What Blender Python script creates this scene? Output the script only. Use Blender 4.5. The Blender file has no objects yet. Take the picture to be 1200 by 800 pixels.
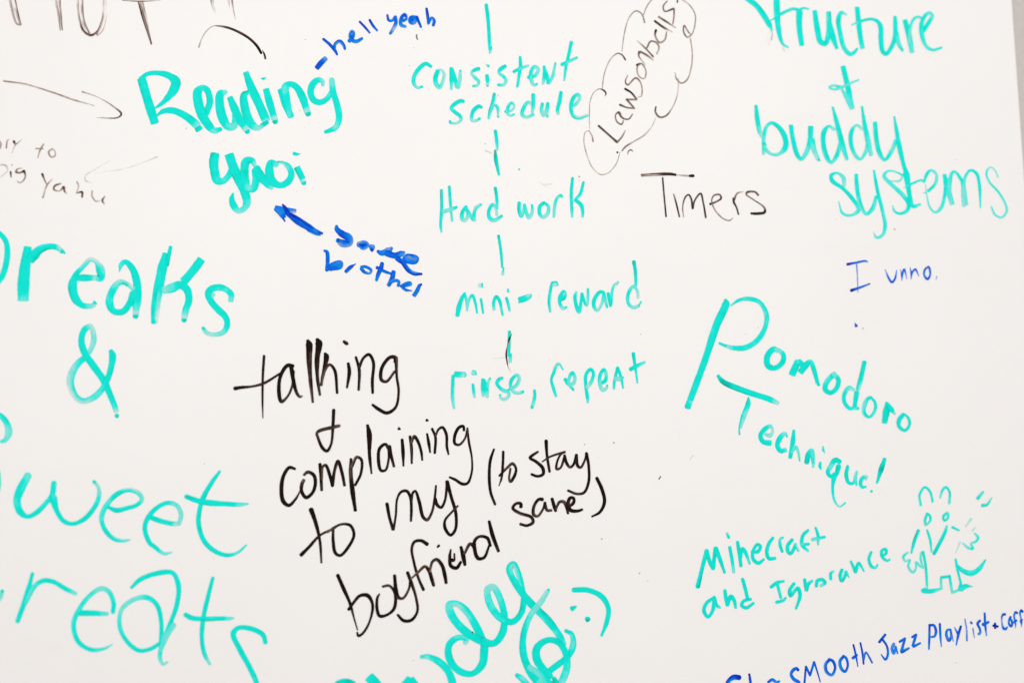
import bpy, math, random
from mathutils import Vector, Matrix, Euler
random.seed(7)
sc = bpy.context.scene

# ------------------------------------------------------------------ camera
PW, PH = 1200.0, 800.0
LENS, SENSOR = 40.0, 36.0
CAM_LOC = Vector((-0.09, -1.19, 1.34))
YAW, PITCH, ROLL = math.radians(-5.0), math.radians(4.0), math.radians(-2.17)
cam_d = bpy.data.cameras.new('camera')
cam = bpy.data.objects.new('camera', cam_d)
sc.collection.objects.link(cam)
sc.camera = cam
cam_d.lens, cam_d.sensor_width = LENS, SENSOR
cam_d.clip_start, cam_d.clip_end = 0.02, 50
CAM_M = (Matrix.Rotation(YAW, 4, 'Z') @ Matrix.Rotation(math.pi / 2 + PITCH, 4, 'X')
         @ Matrix.Rotation(ROLL, 4, 'Z'))
cam.matrix_world = Matrix.Translation(CAM_LOC) @ CAM_M
cam_d.dof.use_dof = True
cam_d.dof.focus_distance = 1.2
cam_d.dof.aperture_fstop = 0.95

# ------------------------------------------------------------------ light of the room
w = bpy.data.worlds.new('World')
sc.world = w
w.use_nodes = True
w.node_tree.nodes['Background'].inputs['Color'].default_value = (1.0, 0.985, 0.97, 1)
w.node_tree.nodes['Background'].inputs['Strength'].default_value = 0.50
def area(name, loc, target, sx, sy, power, col):
    d = bpy.data.lights.new(name, 'AREA')
    d.shape, d.size, d.size_y, d.energy, d.color = 'RECTANGLE', sx, sy, power, col
    o = bpy.data.objects.new(name, d)
    sc.collection.objects.link(o)
    o.location = loc
    o.rotation_euler = (Vector(target) - Vector(loc)).to_track_quat('-Z', 'Y').to_euler()
    return o
area('ceiling_lamp', (0.1, -4.6, 2.7), (0.1, 0, 1.35), 4.0, 2.6, 154, (1.0, 0.983, 0.972))
sc.view_settings.view_transform = 'Standard'
sc.view_settings.look = 'None'
sc.view_settings.exposure = 0.0
sc.view_settings.gamma = 1.0
sc.view_settings.use_curve_mapping = False

# ------------------------------------------------------------------ materials
def nt(name):
    m = bpy.data.materials.new(name)
    m.use_nodes = True
    return m, m.node_tree, m.node_tree.nodes['Principled BSDF']
def node(t, kind, **kw):
    n = t.nodes.new(kind)
    for k, v in kw.items():
        setattr(n, k, v)
    return n
def ramp(t, stops):
    r = node(t, 'ShaderNodeValToRGB')
    e = r.color_ramp.elements
    while len(e) < len(stops):
        e.new(0.5)
    for i, (p, c) in enumerate(stops):
        e[i].position = p
        e[i].color = (*c, 1)
    return r
def math_n(t, op, a, b=None, c=None, clamp=False):
    n = node(t, 'ShaderNodeMath', operation=op, use_clamp=clamp)
    for i, v in enumerate((a, b, c)):
        if v is None: continue
        if isinstance(v, (int, float)): n.inputs[i].default_value = v
        else: t.links.new(v, n.inputs[i])
    return n.outputs[0]

def ink_material(name, stops, streak, amin, edge=0.5):
    """dry-erase ink: pigment follows the amount of ink left by the nib, streaked along the stroke"""
    m, t, p = nt(name)
    L = t.links
    uv = node(t, 'ShaderNodeUVMap', uv_map='stroke')
    sep = node(t, 'ShaderNodeSeparateXYZ')
    L.new(uv.outputs[0], sep.inputs[0])
    at = node(t, 'ShaderNodeAttribute', attribute_name='ink')
    def noise(su, sv, scale, det):
        cx = node(t, 'ShaderNodeCombineXYZ')
        L.new(math_n(t, 'MULTIPLY', sep.outputs[0], su), cx.inputs[0])
        L.new(math_n(t, 'MULTIPLY', sep.outputs[1], sv), cx.inputs[1])
        n = node(t, 'ShaderNodeTexNoise', noise_dimensions='2D')
        n.inputs['Scale'].default_value = scale
        n.inputs['Detail'].default_value = det
        L.new(cx.outputs[0], n.inputs['Vector'])
        return n.outputs['Fac']
    n1 = math_n(t, 'SUBTRACT', noise(0.045, 1.1, 1.0, 2.0), 0.5)      # streaks along the nib's path
    n2 = math_n(t, 'SUBTRACT', noise(0.10, 0.25, 1.0, 1.0), 0.5)      # ink running wet and dry
    n3 = math_n(t, 'SUBTRACT', noise(0.9, 5.0, 1.0, 1.0), 0.5)        # fine grain
    av = math_n(t, 'ABSOLUTE', sep.outputs[1])
    rim = math_n(t, 'SUBTRACT', math_n(t, 'POWER', av, 3.0), 0.35)
    side = math_n(t, 'MULTIPLY', math_n(t, 'SUBTRACT', noise(0.012, 0.0, 1.0, 0.0), 0.5), sep.outputs[1])
    dry = math_n(t, 'SUBTRACT', 1.35, at.outputs['Fac'])              # the drier the nib, the more one edge starves
    f = math_n(t, 'MULTIPLY_ADD', math_n(t, 'MULTIPLY', side, dry), 1.6, at.outputs['Fac'])
    f = math_n(t, 'MULTIPLY_ADD', n1, streak, f)
    f = math_n(t, 'MULTIPLY_ADD', n2, streak * 0.8, f)
    f = math_n(t, 'MULTIPLY_ADD', n3, streak * 0.45, f)
    f = math_n(t, 'MULTIPLY_ADD', rim, 0.12, f)
    f = math_n(t, 'MULTIPLY', f, 0.8, clamp=True)
    r = ramp(t, stops)
    L.new(f, r.inputs[0])
    L.new(r.outputs[0], p.inputs['Base Color'])
    mr = node(t, 'ShaderNodeMapRange')
    mr.inputs[1].default_value, mr.inputs[2].default_value = 0.03, 0.45
    mr.inputs[3].default_value, mr.inputs[4].default_value = amin, 1.0
    L.new(f, mr.inputs[0])
    soft = node(t, 'ShaderNodeMapRange')
    soft.inputs[1].default_value, soft.inputs[2].default_value = 0.88, 1.06
    soft.inputs[3].default_value, soft.inputs[4].default_value = 1.0, edge
    L.new(math_n(t, 'ADD', av, math_n(t, 'MULTIPLY', n3, 0.25)), soft.inputs[0])
    L.new(math_n(t, 'MULTIPLY', mr.outputs[0], soft.outputs[0]), p.inputs['Alpha'])
    p.inputs['Roughness'].default_value = 0.50
    p.inputs['Specular IOR Level'].default_value = 0.03
    return m
TEAL = ink_material('teal_ink', [(0.0, (0.60, 0.87, 0.83)), (0.25, (0.25, 0.88, 0.82)), (0.52, (0.008, 0.79, 0.69)),
                                 (0.74, (0.002, 0.74, 0.62)), (1.0, (0.0, 0.42, 0.33))], 0.46, 0.45, 0.35)
BLUE = ink_material('blue_ink', [(0.0, (0.55, 0.62, 0.84)), (0.20, (0.22, 0.34, 0.80)), (0.38, (0.001, 0.25, 0.84)),
                                 (0.58, (0.001, 0.11, 0.70)), (0.85, (0.001, 0.022, 0.45)), (1.0, (0.002, 0.008, 0.24))], 0.42, 0.6, 0.7)
BLACK = ink_material('black_ink', [(0.0, (0.68, 0.59, 0.55)), (0.25, (0.44, 0.33, 0.29)), (0.46, (0.13, 0.078, 0.057)),
                                   (0.64, (0.012, 0.005, 0.003)), (1.0, (0.003, 0.0015, 0.001))], 0.19, 0.15, 0.75)

FADED = ink_material('faded_black_ink', [(0.0, (0.70, 0.60, 0.55)), (0.25, (0.46, 0.35, 0.30)), (0.46, (0.19, 0.12, 0.09)),
                                         (0.64, (0.02, 0.012, 0.009)), (1.0, (0.003, 0.0015, 0.001))], 0.46, 0.04, 0.2)

def board_material():
    m, t, p = nt('white_enamel')
    L = t.links
    co = node(t, 'ShaderNodeTexCoord')
    def noise(scale, det, rough=0.5, stretch=(1, 1, 1), rot=0.0):
        mp = node(t, 'ShaderNodeMapping')
        mp.inputs['Scale'].default_value = stretch
        mp.inputs['Rotation'].default_value = (0, rot, 0)
        L.new(co.outputs['Object'], mp.inputs[0])
        n = node(t, 'ShaderNodeTexNoise')
        n.inputs['Scale'].default_value, n.inputs['Detail'].default_value = scale, det
        n.inputs['Roughness'].default_value = rough
        L.new(mp.outputs[0], n.inputs['Vector'])
        return n.outputs['Fac']
    r1 = ramp(t, [(0.35, (0.858, 0.840, 0.829)), (0.65, (0.872, 0.858, 0.847))])      # wiped film of old ink
    L.new(noise(2.3, 4.0), r1.inputs[0])
    r2 = ramp(t, [(0.0, (0.965, 0.965, 0.965)), (0.42, (1, 1, 1)), (1.0, (1, 1, 1))]) # eraser swipes
    L.new(noise(7.0, 5.0, 0.65, (1, 1, 3.0), 0.5), r2.inputs[0])
    mix = node(t, 'ShaderNodeMix', data_type='RGBA', blend_type='MULTIPLY')
    mix.inputs[0].default_value = 1.0
    L.new(r1.outputs[0], mix.inputs[6]); L.new(r2.outputs[0], mix.inputs[7])
    r3 = ramp(t, [(0.30, (0.985, 0.985, 0.985)), (0.70, (1, 1, 1))])                  # very fine grain
    L.new(noise(420.0, 2.0), r3.inputs[0])
    mix2 = node(t, 'ShaderNodeMix', data_type='RGBA', blend_type='MULTIPLY')
    mix2.inputs[0].default_value = 1.0
    L.new(mix.outputs[2], mix2.inputs[6]); L.new(r3.outputs[0], mix2.inputs[7])
    L.new(mix2.outputs[2], p.inputs['Base Color'])
    rr = node(t, 'ShaderNodeMapRange')
    rr.inputs[3].default_value, rr.inputs[4].default_value = 0.34, 0.46
    L.new(noise(9.0, 4.0, 0.6), rr.inputs[0])
    L.new(rr.outputs[0], p.inputs['Roughness'])
    p.inputs['Specular IOR Level'].default_value = 0.30
    return m
ENAMEL = board_material()
def plain(name, col, rough, bump=0.0, scale=60.0, var=0.06):
    m, t, p = nt(name)
    L = t.links
    co = node(t, 'ShaderNodeTexCoord')
    n = node(t, 'ShaderNodeTexNoise')
    n.inputs['Scale'].default_value, n.inputs['Detail'].default_value = scale, 5.0
    L.new(co.outputs['Object'], n.inputs['Vector'])
    r = ramp(t, [(0.3, tuple(c * (1 - var) for c in col)), (0.7, tuple(min(1, c * (1 + var)) for c in col))])
    L.new(n.outputs['Fac'], r.inputs[0])
    L.new(r.outputs[0], p.inputs['Base Color'])
    p.inputs['Roughness'].default_value = rough
    if bump:
        b = node(t, 'ShaderNodeBump')
        b.inputs['Strength'].default_value = bump
        b.inputs['Distance'].default_value = 0.002
        L.new(n.outputs['Fac'], b.inputs['Height'])
        L.new(b.outputs[0], p.inputs['Normal'])
    return m
PAINT = plain('wall_paint', (0.56, 0.52, 0.495), 0.8, 0.5, 160.0, 0.05)
BACK = plain('backing_board', (0.45, 0.40, 0.36), 0.6, 0.0, 90.0)

# ------------------------------------------------------------------ helpers
BOARD_BASE = Vector((0, 0, 0.82))
def to_board(px, py):
    """photo pixel -> the point of the board's face (plane y = 0) it shows, relative to the board's base"""
    d = CAM_M @ Vector(((px - PW / 2) / PW * SENSOR / LENS, -(py - PH / 2) / PW * SENSOR / LENS, -1.0))
    k = -CAM_LOC.y / d.y
    q = CAM_LOC + d * k
    return q.x - BOARD_BASE.x, q.z - BOARD_BASE.z

def link(o, parent=None):
    sc.collection.objects.link(o)
    if parent is not None: o.parent = parent
    return o
def box_mesh(name, lo, hi, bevel=0.0):
    import bmesh
    bm = bmesh.new()
    bmesh.ops.create_cube(bm, size=1.0)
    for v in bm.verts:
        v.co = Vector([lo[i] + (v.co[i] + 0.5) * (hi[i] - lo[i]) for i in range(3)])
    if bevel:
        bmesh.ops.bevel(bm, geom=list(bm.edges), offset=bevel, segments=3, affect='EDGES', profile=0.5)
    me = bpy.data.meshes.new(name)
    bm.to_mesh(me); bm.free()
    return me
def solid(name, lo, hi, mat, parent=None, bevel=0.0):
    me = box_mesh(name, lo, hi, bevel)
    me.materials.append(mat)
    return link(bpy.data.objects.new(name, me), parent)

# ------------------------------------------------------------------ the place
whiteboard = bpy.data.objects.new('whiteboard', None)
link(whiteboard)
whiteboard.location = BOARD_BASE
whiteboard.empty_display_size = 0.1
whiteboard['label'] = 'white dry erase board covered with teal, blue and black handwriting on beige wall'
whiteboard['category'] = 'whiteboard'
EDGE_X = 0.5 * (to_board(1186, 0)[0] + to_board(1200, 200)[0])
EDGE_SKEW = to_board(1186, 0)[0] - to_board(1200, 200)[0]
print('board edge x', EDGE_X, 'skew', EDGE_SKEW)
solid('writing_surface', (EDGE_X - 1.80, 0.0, 0.0), (EDGE_X, 0.004, 1.2), ENAMEL, whiteboard, 0.0012)
solid('backing_panel', (EDGE_X - 1.796, 0.0042, 0.004), (EDGE_X - 0.004, 0.016, 1.196), BACK, whiteboard, 0.001)
wall = solid('wall', (-3.0, 0.019, 0.0), (3.0, 0.14, 2.8), PAINT)
wall['kind'] = 'structure'
wall['label'] = 'plain beige painted wall behind the right edge of the whiteboard'
floor = solid('floor', (-3.0, -4.0, -0.05), (3.0, 0.14, -0.004), plain('floor_vinyl', (0.42, 0.39, 0.36), 0.5, 0, 3.0))
floor['kind'] = 'structure'

# ------------------------------------------------------------------ handwriting
TILES = {}
for _k, _v in dict(
    A=(0, 0, 5), B=(0, 160, 5), C=(140, 60, 7.475), D=(260, 0, 7.475), E=(240, 100, 7.475), F=(220, 160, 7.475),
    G=(360, 0, 7.475), H=(360, 240, 7.475), I=(0, 260, 7.475), J=(120, 280, 7.475), K=(0, 370, 7.475),
    L=(0, 470, 7.475), M=(0, 540, 7.475), N=(140, 530, 7.475), O=(0, 650, 5.333), P=(120, 650, 5.333),
    Q=(470, 0, 7.475), R=(560, 50, 7.475), S=(500, 130, 7.475), T=(500, 190, 5.97), U=(520, 290, 7.475),
    V=(620, 290, 7.475), W=(510, 380, 7.475), X=(620, 390, 7.475), Y=(670, 0, 7.475), Z=(670, 100, 7.475),
    a=(740, 180, 6.667), b=(860, 0, 7.475), c=(970, 0, 7.475), d=(870, 80, 6.0), e=(960, 160, 6.156),
    f=(1040, 170, 7.475), g=(960, 280, 6.667), h=(790, 330, 5.0), i=(920, 390, 6.667), j=(830, 420, 6.667),
    k=(900, 480, 6.667), l=(810, 610, 6.667), m=(890, 620, 7.06), n=(1040, 560, 5.714), o=(260, 380, 5.4545),
    p=(310, 470, 6.156), q=(400, 480, 6.667), r=(340, 560, 5.4545), s=(560, 500, 6.156), t=(380, 600, 5.0),
    u=(460, 640, 4.286), w=(1080, 720, 10.0), t2=(280, 70, 7.475), t3=(200, 0, 10.0), t4=(500, 90, 10.0),
    t5=(930, 730, 7.5), t6=(840, 740, 10.0), t7=(200, 330, 10.0), t9=(380, 720, 7.5), ta=(0, 150, 8.0),
    tb=(300, 220, 11.43), tc=(1140, 700, 13.33), td=(690, 500, 4.207), te=(600, 190, 10.0)).items():
    TILES[_k] = _v

WIDEN = {'teal_ink': 1.16, 'blue_ink': 1.2, 'black_ink': 1.27, 'faded_black_ink': 1.12}
class Ribbons:
    """all the strokes of one word, as flat ink ribbons lying on the board"""
    count = 0
    def __init__(self):
        self.v, self.f, self.uv, self.ink = [], [], [], []
        Ribbons.count += 1
        self.level, self.n = Ribbons.count % 7, 0
    def stroke(self, pts, cap=1.0):
        # pts: list of (x, y, width, ink) in photo pixels
        if len(pts) == 1:
            x, y, w0, l0 = pts[0]
            pts = [(x - w0 * 0.08, y - w0 * 0.05, w0, l0), (x + w0 * 0.08, y + w0 * 0.05, w0, l0)]
        dense = []
        n = len(pts)
        for i in range(n - 1):
            p0 = pts[i - 1] if i else tuple(2 * a - b for a, b in zip(pts[0], pts[1]))
            p1, p2 = pts[i], pts[i + 1]
            p3 = pts[i + 2] if i + 2 < n else tuple(2 * a - b for a, b in zip(pts[-1], pts[-2]))
            d01 = max(1e-3, math.hypot(p1[0] - p0[0], p1[1] - p0[1])) ** 0.5
            d12 = max(1e-3, math.hypot(p2[0] - p1[0], p2[1] - p1[1])) ** 0.5
            d23 = max(1e-3, math.hypot(p3[0] - p2[0], p3[1] - p2[1])) ** 0.5
            m = max(2, int(d12 * d12 / 1.0))
            for j in range(m):
                s = j / m
                out = []
                for c in range(2):
                    m1 = d12 * ((p1[c] - p0[c]) / d01 - (p2[c] - p0[c]) / (d01 + d12) + (p2[c] - p1[c]) / d12)
                    m2 = d12 * ((p2[c] - p1[c]) / d12 - (p3[c] - p1[c]) / (d12 + d23) + (p3[c] - p2[c]) / d23)
                    a3 = 2 * (p1[c] - p2[c]) + m1 + m2
                    a2 = -3 * (p1[c] - p2[c]) - 2 * m1 - m2
                    out.append(a3 * s ** 3 + a2 * s * s + m1 * s + p1[c])
                ss = s * s * (3 - 2 * s)
                out.append(p1[2] + (p2[2] - p1[2]) * ss)
                out.append(p1[3] + (p2[3] - p1[3]) * ss)
                dense.append(out)
        dense.append(list(pts[-1]))
        tang = []
        for i in range(len(dense)):
            a, b = dense[max(0, i - 1)], dense[min(len(dense) - 1, i + 1)]
            dx, dy = b[0] - a[0], b[1] - a[1]
            k = math.hypot(dx, dy) or 1.0
            tang.append((dx / k, dy / k))
        rows = []
        for fr in (1.0, 0.94, 0.8, 0.55, 0.28):
            h = dense[0][2] / 2
            rows.append((dense[0][0] - tang[0][0] * h * fr * cap, dense[0][1] - tang[0][1] * h * fr * cap,
                         h * math.sqrt(max(0.004, 1 - fr * fr)), dense[0][3], tang[0]))
        for d, tg in zip(dense, tang):
            rows.append((d[0], d[1], d[2] / 2, d[3], tg))
        for fr in (0.28, 0.55, 0.8, 0.94, 1.0):
            h = dense[-1][2] / 2
            rows.append((dense[-1][0] + tang[-1][0] * h * fr * cap, dense[-1][1] + tang[-1][1] * h * fr * cap,
                         h * math.sqrt(max(0.004, 1 - fr * fr)), dense[-1][3], tang[-1]))
        # every new stroke lies on top of the ones written before it, microns apart
        y0 = -(0.00004 + self.level * 0.00007 + self.n * 0.000003)
        self.n += 1
        u = random.random() * 900
        base = len(self.v)
        wob = random.random() * 50
        for i, (x, y, h, l, tg) in enumerate(rows):
            if i: u += math.hypot(x - rows[i - 1][0], y - rows[i - 1][1])
            hw = h * WIDEN[CUR['mat'].name] * (1 + 0.025 * math.sin(u * 0.23 + wob) + 0.012 * math.sin(u * 0.9 + 2 * wob))
            for v in (-1.0, 0.0, 1.0):
                qx, qz = to_board(x - tg[1] * hw * v, y + tg[0] * hw * v)
                self.v.append((qx, y0 - 2.5e-6 * i / len(rows), qz))
                self.uv.append((u, v)); self.ink.append(l)
            if i:
                k = base + 3 * i
                self.f.append((k - 3, k, k + 1, k - 2))
                self.f.append((k - 2, k + 1, k + 2, k - 1))
    def build(self, name, mat, parent):
        me = bpy.data.meshes.new(name)
        me.from_pydata(self.v, [], self.f)
        me.materials.append(mat)
        lay = me.uv_layers.new(name='stroke')
        for lp in me.loops:
            lay.data[lp.index].uv = self.uv[lp.vertex_index]
        at = me.attributes.new('ink', 'FLOAT', 'POINT')
        at.data.foreach_set('value', self.ink)
        return link(bpy.data.objects.new(name, me), parent)

CUR = dict(tile='A', part=None, mat=TEAL, ink=0.85, rib=None)
def flush():
    if CUR['rib'] is not None and CUR['rib'].v:
        o = CUR['rib'].build(CUR['wname'], CUR['mat'], CUR['part'])
        if CUR['wlabel']: o['label'] = CUR['wlabel']
    CUR['rib'] = None
def note(name, label):
    """a note of several words: a part of the board whose words are its own parts"""
    flush()
    e = bpy.data.objects.new(name, None)
    e.empty_display_size = 0.03
    link(e, whiteboard)
    e['label'] = label
    CUR['part'] = e
def single():
    flush(); CUR['part'] = whiteboard
def word(name, mat, label=None, ink=0.85):
    flush()
    CUR.update(wname=name, mat=mat, ink=ink, rib=Ribbons(), wlabel=label)
def tile(k): CUR['tile'] = k
def s(w0, text, cap=1.0, pool=False):
    """strokes: 'x,y[,width[,ink]] ...' in tile units; '|' starts a new ribbon at a sharp corner"""
    ox, oy, k = TILES[CUR['tile']]
    w_, l_ = w0, CUR['ink']
    runs, cur = [], []
    for tok in text.split():
        if tok == '|':
            runs.append(cur); cur = []
            continue
        q = tok.split(',')
        if len(q) > 2 and q[2]: w_ = float(q[2])
        if len(q) > 3: l_ = float(q[3])
        elif len(cur) == 1 and not runs and l_ < CUR['ink']: l_ = CUR['ink']
        cur.append((ox + float(q[0]) / k, oy + float(q[1]) / k, w_ / k, l_))
    runs.append(cur)
    for i, r in enumerate(runs):
        if pool and i == len(runs) - 1:
            (xa, ya, wa, la), (xb, yb, wb, lb) = r[-2], r[-1]
            d = math.hypot(xb - xa, yb - ya)
            ux, uy = (xb - xa) / d, (yb - ya) / d
            g = min(d * 0.8, wb * 1.5)
            r[-1:] = [(xb - ux * g, yb - uy * g, wb * 1.05, la), (xb - ux * wb * 0.75, yb - uy * wb * 0.75, wb * 1.05, 0.2),
                      (xb - ux * wb * 0.3, yb - uy * wb * 0.3, wb * 0.95, 0.25)]
            CUR['rib'].stroke(r, cap * 0.6)
            CUR['rib'].stroke([(xb - ux * wb * 0.12, yb - uy * wb * 0.12, wb * 0.95, 1.0), (xb + ux * wb * 0.14, yb + uy * wb * 0.14, wb * 0.7, 1.0)], 0.6)
        else:
            CUR['rib'].stroke(r, cap)

# ---- upper left: "Reading yaoi"
note('handwritten_note', 'thick teal chisel-tip handwriting reading "Reading yaoi"')
word('word', TEAL)
tile('C')
s(66, '193,242,68 250,440,70 310,632,66', .25)
s(20, '178,240,22 250,200,34 330,192,38 430,215,50 492,268,78 480,330,72 430,400,52 370,460,32 308,502,14')
s(20, '325,565,20 390,525,40 470,522,50 560,558,56 640,615,60 668,640,62,.55 690,660,62,.3', .2)
s(40, '672,695,34,1 715,668,36,.9', .5)
s(60, '762,540,50 792,440,50 765,340,50 725,322,44,.65 685,360,68,.85 690,450,75 725,560,75 780,650,68 828,695,48,.5 885,685,34,.95')
s(60, '930,358,34,.4 885,378,62,.85 878,470,70 905,590,72 950,660,62,.6 1000,660,54,.4 1010,600,42,.6 1000,560,30')
s(50, '966,405,48 1010,510,62 1070,630,62 1124,708,48', .5, True)
tile('t2')
s(45, '60,112,44 110,250,66 180,400,68 225,505,68,.75 240,540,66,.25', .3)
s(30, '198,580,36,.95 252,548,30,1', .6)
s(35, '82,285,32 45,312,55 48,400,65 75,500,68 118,575,62,.7 165,600,45,.35 200,588,32,.5')
s(10, '195,166,8,.8 212,168,24,.95 238,157,6,.9')
s(50, '236,258,50 275,400,58 320,548,50', .4, True)
s(50, '362,265,46 410,390,60 456,500,52,.7', .5)
s(40, '452,500,40,.55 415,340,60,.75 408,240,58,.55 440,215,44,.8 500,238,52,.85 560,340,60 608,480,52', .6, True)
s(30, '735,222,28,.4 735,192,36,.4 690,180,44,.75 645,220,52,.85 628,290,52 655,355,48 710,375,44,.8 770,345,42,.75 812,285,40,.6')
s(45, '812,178,44,.4 825,280,48,.7 860,400,50,.8 877,510,50,.75 850,590,44,.45 770,630,30,.95 758,633,28,.95')
word('word', TEAL)
tile('F')
s(64, '240,150,68 228,230,72 240,330,70 258,385,62,.55 310,390,48,.65 360,340,48 382,290,44', .3)
s(72, '362,158,72 400,270,74 450,380,76 500,490,66 518,580,62,.6 490,635,44,.5 440,650,44,.45 400,600,55,.85 386,550,44 398,495,16', .25)
s(45, '585,245,40,.45 560,208,46,.85 510,222,64 498,310,66 508,400,58,.8 530,455,56,.35 575,455,58,.75 598,380,56 588,300,50')
s(60, '600,275,60 640,350,70 700,420,52,.75 738,450,38,.45', .6)
s(50, '775,245,46,.5 728,232,52,.8 715,310,68 740,390,65 810,428,48 880,395,50 908,330,50 880,262,44,.65 830,228,22,.5 790,222,14,1')
s(30, '932,150,28 955,156,24 988,152,5')
s(50, '956,270,50 1000,360,50 1018,412,44', .4, True)

# ---- "hell yeah"
note('handwritten_note', 'small slanted blue handwriting reading "hell yeah" after a dash')
word('dash', BLUE, ink=.72)
tile('G')
s(36, '84,598,38,.85 122,552,40,.75 164,512,36,.4', .5)
word('word', BLUE, ink=.72)
s(20, '142,345,20,.85 195,390,22 240,440,24 262,480,16,.8')
s(18, '240,440,18 245,390,24,.6 285,364,26,.55 320,400,24,.6 330,432,18,.85')
s(30, '368,362,28,.55 398,330,26,.6 406,285,22 390,274,18 375,310,22 388,350,28 430,365,28,.5 480,340,22,.6')
s(16, '460,193,16,1 505,240,18,.85 548,290,14,.7')
s(18, '547,178,18,1 575,225,20,.8 613,270,14,.7')
word('word', BLUE, ink=.68)
s(16, '702,135,16,.85 715,180,20,.7 745,182,20,.6 768,155,24,.6 | 772,150,24,.7 777,200,26,.6 758,250,28,.25 728,296,22,.65')
s(20, '842,182,26,.65 870,170,18,.6 855,130,24,.85 825,160,26,.7 822,220,28,.5 860,235,22,.5')
s(40, '945,160,36,.6 912,160,36,.75 908,192,40,.7 935,195,40,.45 955,165,28,.6')
s(20, '960,150,20,.85 980,200,20,.75 997,240,16,.9')
s(18, '1045,78,18,.95 1055,140,22,.8 1062,208,22,.7 | 1065,200,20 1090,160,22,.5 1112,182,24,.6 1104,224,22,.75')

# ---- blue arrow and "Same brother"
note('handwritten_note', 'thick smeared blue handwriting reading "Same brother" with an arrow pointing up to the yaoi line')
word('arrow', BLUE, ink=.72)
tile('tb')
s(70, '420,340,60,.9 560,442,84,.75 700,528,80,.7 800,588,60,.6 885,612,28,.95')
s(30, '700,570,30,.75 800,618,30,.6 860,638,14,.7')
s(30, '450,345,30,1 600,440,26,1 760,545,20,.9')
s(50, '262,268,54,.5 400,296,56,.5 532,315,50,.4', .4)
s(30, '258,290,34,.65 330,360,44,.6 388,450,16,1')
s(40, '285,285,60,.5 345,330,70,.5 385,390,30,.75')
s(24, '358,228,22,1 385,265,40,.9 425,335,56,.9')
word('word', BLUE, ink=.62)
tile('H')
s(24, '257,188,24,.7 262,215,40,.8 310,258,52,.8 365,290,56,.6 370,338,48,.5 310,338,60,.5 268,312,36,.55')
s(14, '272,300,16,1 272,322,16,1')
s(40, '455,348,46,.5 495,340,48,.65 520,350,44,.7 490,374,40,.7 460,355,30')
s(50, '552,365,30,.5 575,368,36,.45 565,390,34,.6')
s(20, '568,394,24,1 568,404,18,1')
s(26, '620,408,26,.7 650,422,42,.6 715,400,52,.5 738,380,26,.5')
s(46, '700,425,50,.75 770,445,46,.75 825,428,46,.5 848,418,24,.5')
s(30, '790,470,40,.7 835,498,36,.75 870,455,40,.5 915,448,30,.65 960,468,34,.5 945,500,36,.6 885,480,60,.55')
s(34, '830,490,36,.75 855,530,34,.8 890,575,34,.8 940,602,32,.65 1002,606,18,1.1')
word('word', BLUE, ink=.66)
s(18, '150,402,18 172,412,28 180,480,30,.7 172,572,28,.6')
s(34, '176,560,38,.7 235,528,50,.55 290,510,40,.45 290,542,34,.5 205,562,32,.75')
s(30, '340,584,28,.65 375,550,30,.75 424,518,8,.8')
s(24, '475,545,24,.5 510,542,22,.6 558,572,24,.6 552,598,18,.5 500,588,24,.6 474,558,26,.6')
s(14, '498,575,12,1')
s(30, '656,515,30,.8 645,560,36,.8 625,600,32,.7 607,660,22,.6')
s(24, '612,550,26,.85 670,580,24,.7 738,605,18,.7')
s(32, '756,588,32,.75 745,640,36,.75 715,702,32,.65')
s(24, '722,685,24,.6 770,662,26,.5 803,672,22,.5 798,708,24,.6')
s(24, '820,712,20,.75 870,704,28,.65 905,692,30,.5 900,680,20,.6 865,688,22,.6 832,712,24,.7 862,744,22,.65 915,752,10,.7')
s(16, '1003,695,14,1.1 985,706,26,.7 963,752,32,.65 935,795,32,.55', .6)

# ---- centre chain
note('handwritten_note', 'thin teal handwriting in a vertical chain reading "Consistent schedule, Hard work, mini-reward, rinse, repeat"')
word('connecting_line', TEAL)
tile('Q')
s(28, '746,46,28,.95 762,180,28 772,340,27,.85 776,435,24,.6')
s(20, '790,415,18,.8 780,465,22,.3')
word('word', TEAL, ink=.78)
s(26, '262,583,24,.8 215,560,30 160,600,34 115,670,30 112,730,30,.6 145,768,24,.3 185,760,18,.9')
s(34, '320,625,34,.85 300,690,36 310,740,36,.6 335,770,28,.4 365,720,28,.35 378,650,26,.3 355,612,20,.25 320,615,16,.6')
s(28, '440,602,28,.85 442,690,32 440,780,22,.4')
s(24, '446,605,25 472,690,32 490,760,32,.5 | 500,765,34,.45 515,700,28,.4 518,635,22,.4 520,622,20,.9')
s(30, '680,605,30,.9 645,615,30,.8 617,640,20,.3 650,685,26,.6 680,715,24,.5 668,750,22,.25 632,755,20,.8')
s(18, '764,580,20,.9')
s(10, '748,570,14,.3')
s(30, '752,660,30 757,705,32 758,755,22', 1, True)
s(28, '912,582,28,.9 870,610,34,.85 857,638,22,.5 905,680,26,.6 918,715,26,.4 895,745,26,.3 852,745,22,.85')
s(22, '1043,502,22,.85 1046,580,28,.85 1034,660,26,.75 1018,760,20,.7')
s(24, '988,630,24,.9 1040,603,28,.6 1115,576,18,.5')
tile('R')
s(30, '445,305,30,.9 500,290,28,.6 528,232,28,.3 495,212,26,.6 465,260,30,.75 468,330,30,.55 490,375,24,.3 518,363,18,.9')
s(22, '580,212,22 583,290,30,.8 570,360,22,.35')
s(20, '582,215,20 605,290,28 614,345,26,.6 | 616,352,32,.8 650,310,28,.45 668,240,22,.4 679,180,16,.9')
s(28, '820,-5,28,.85 795,110,26 770,220,24,.75 756,332,16,.5', 1, True)
s(28, '738,193,30,.9 800,165,26,.5 868,132,18,.7')
word('word', TEAL, ink=.78)
tile('t4')
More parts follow.
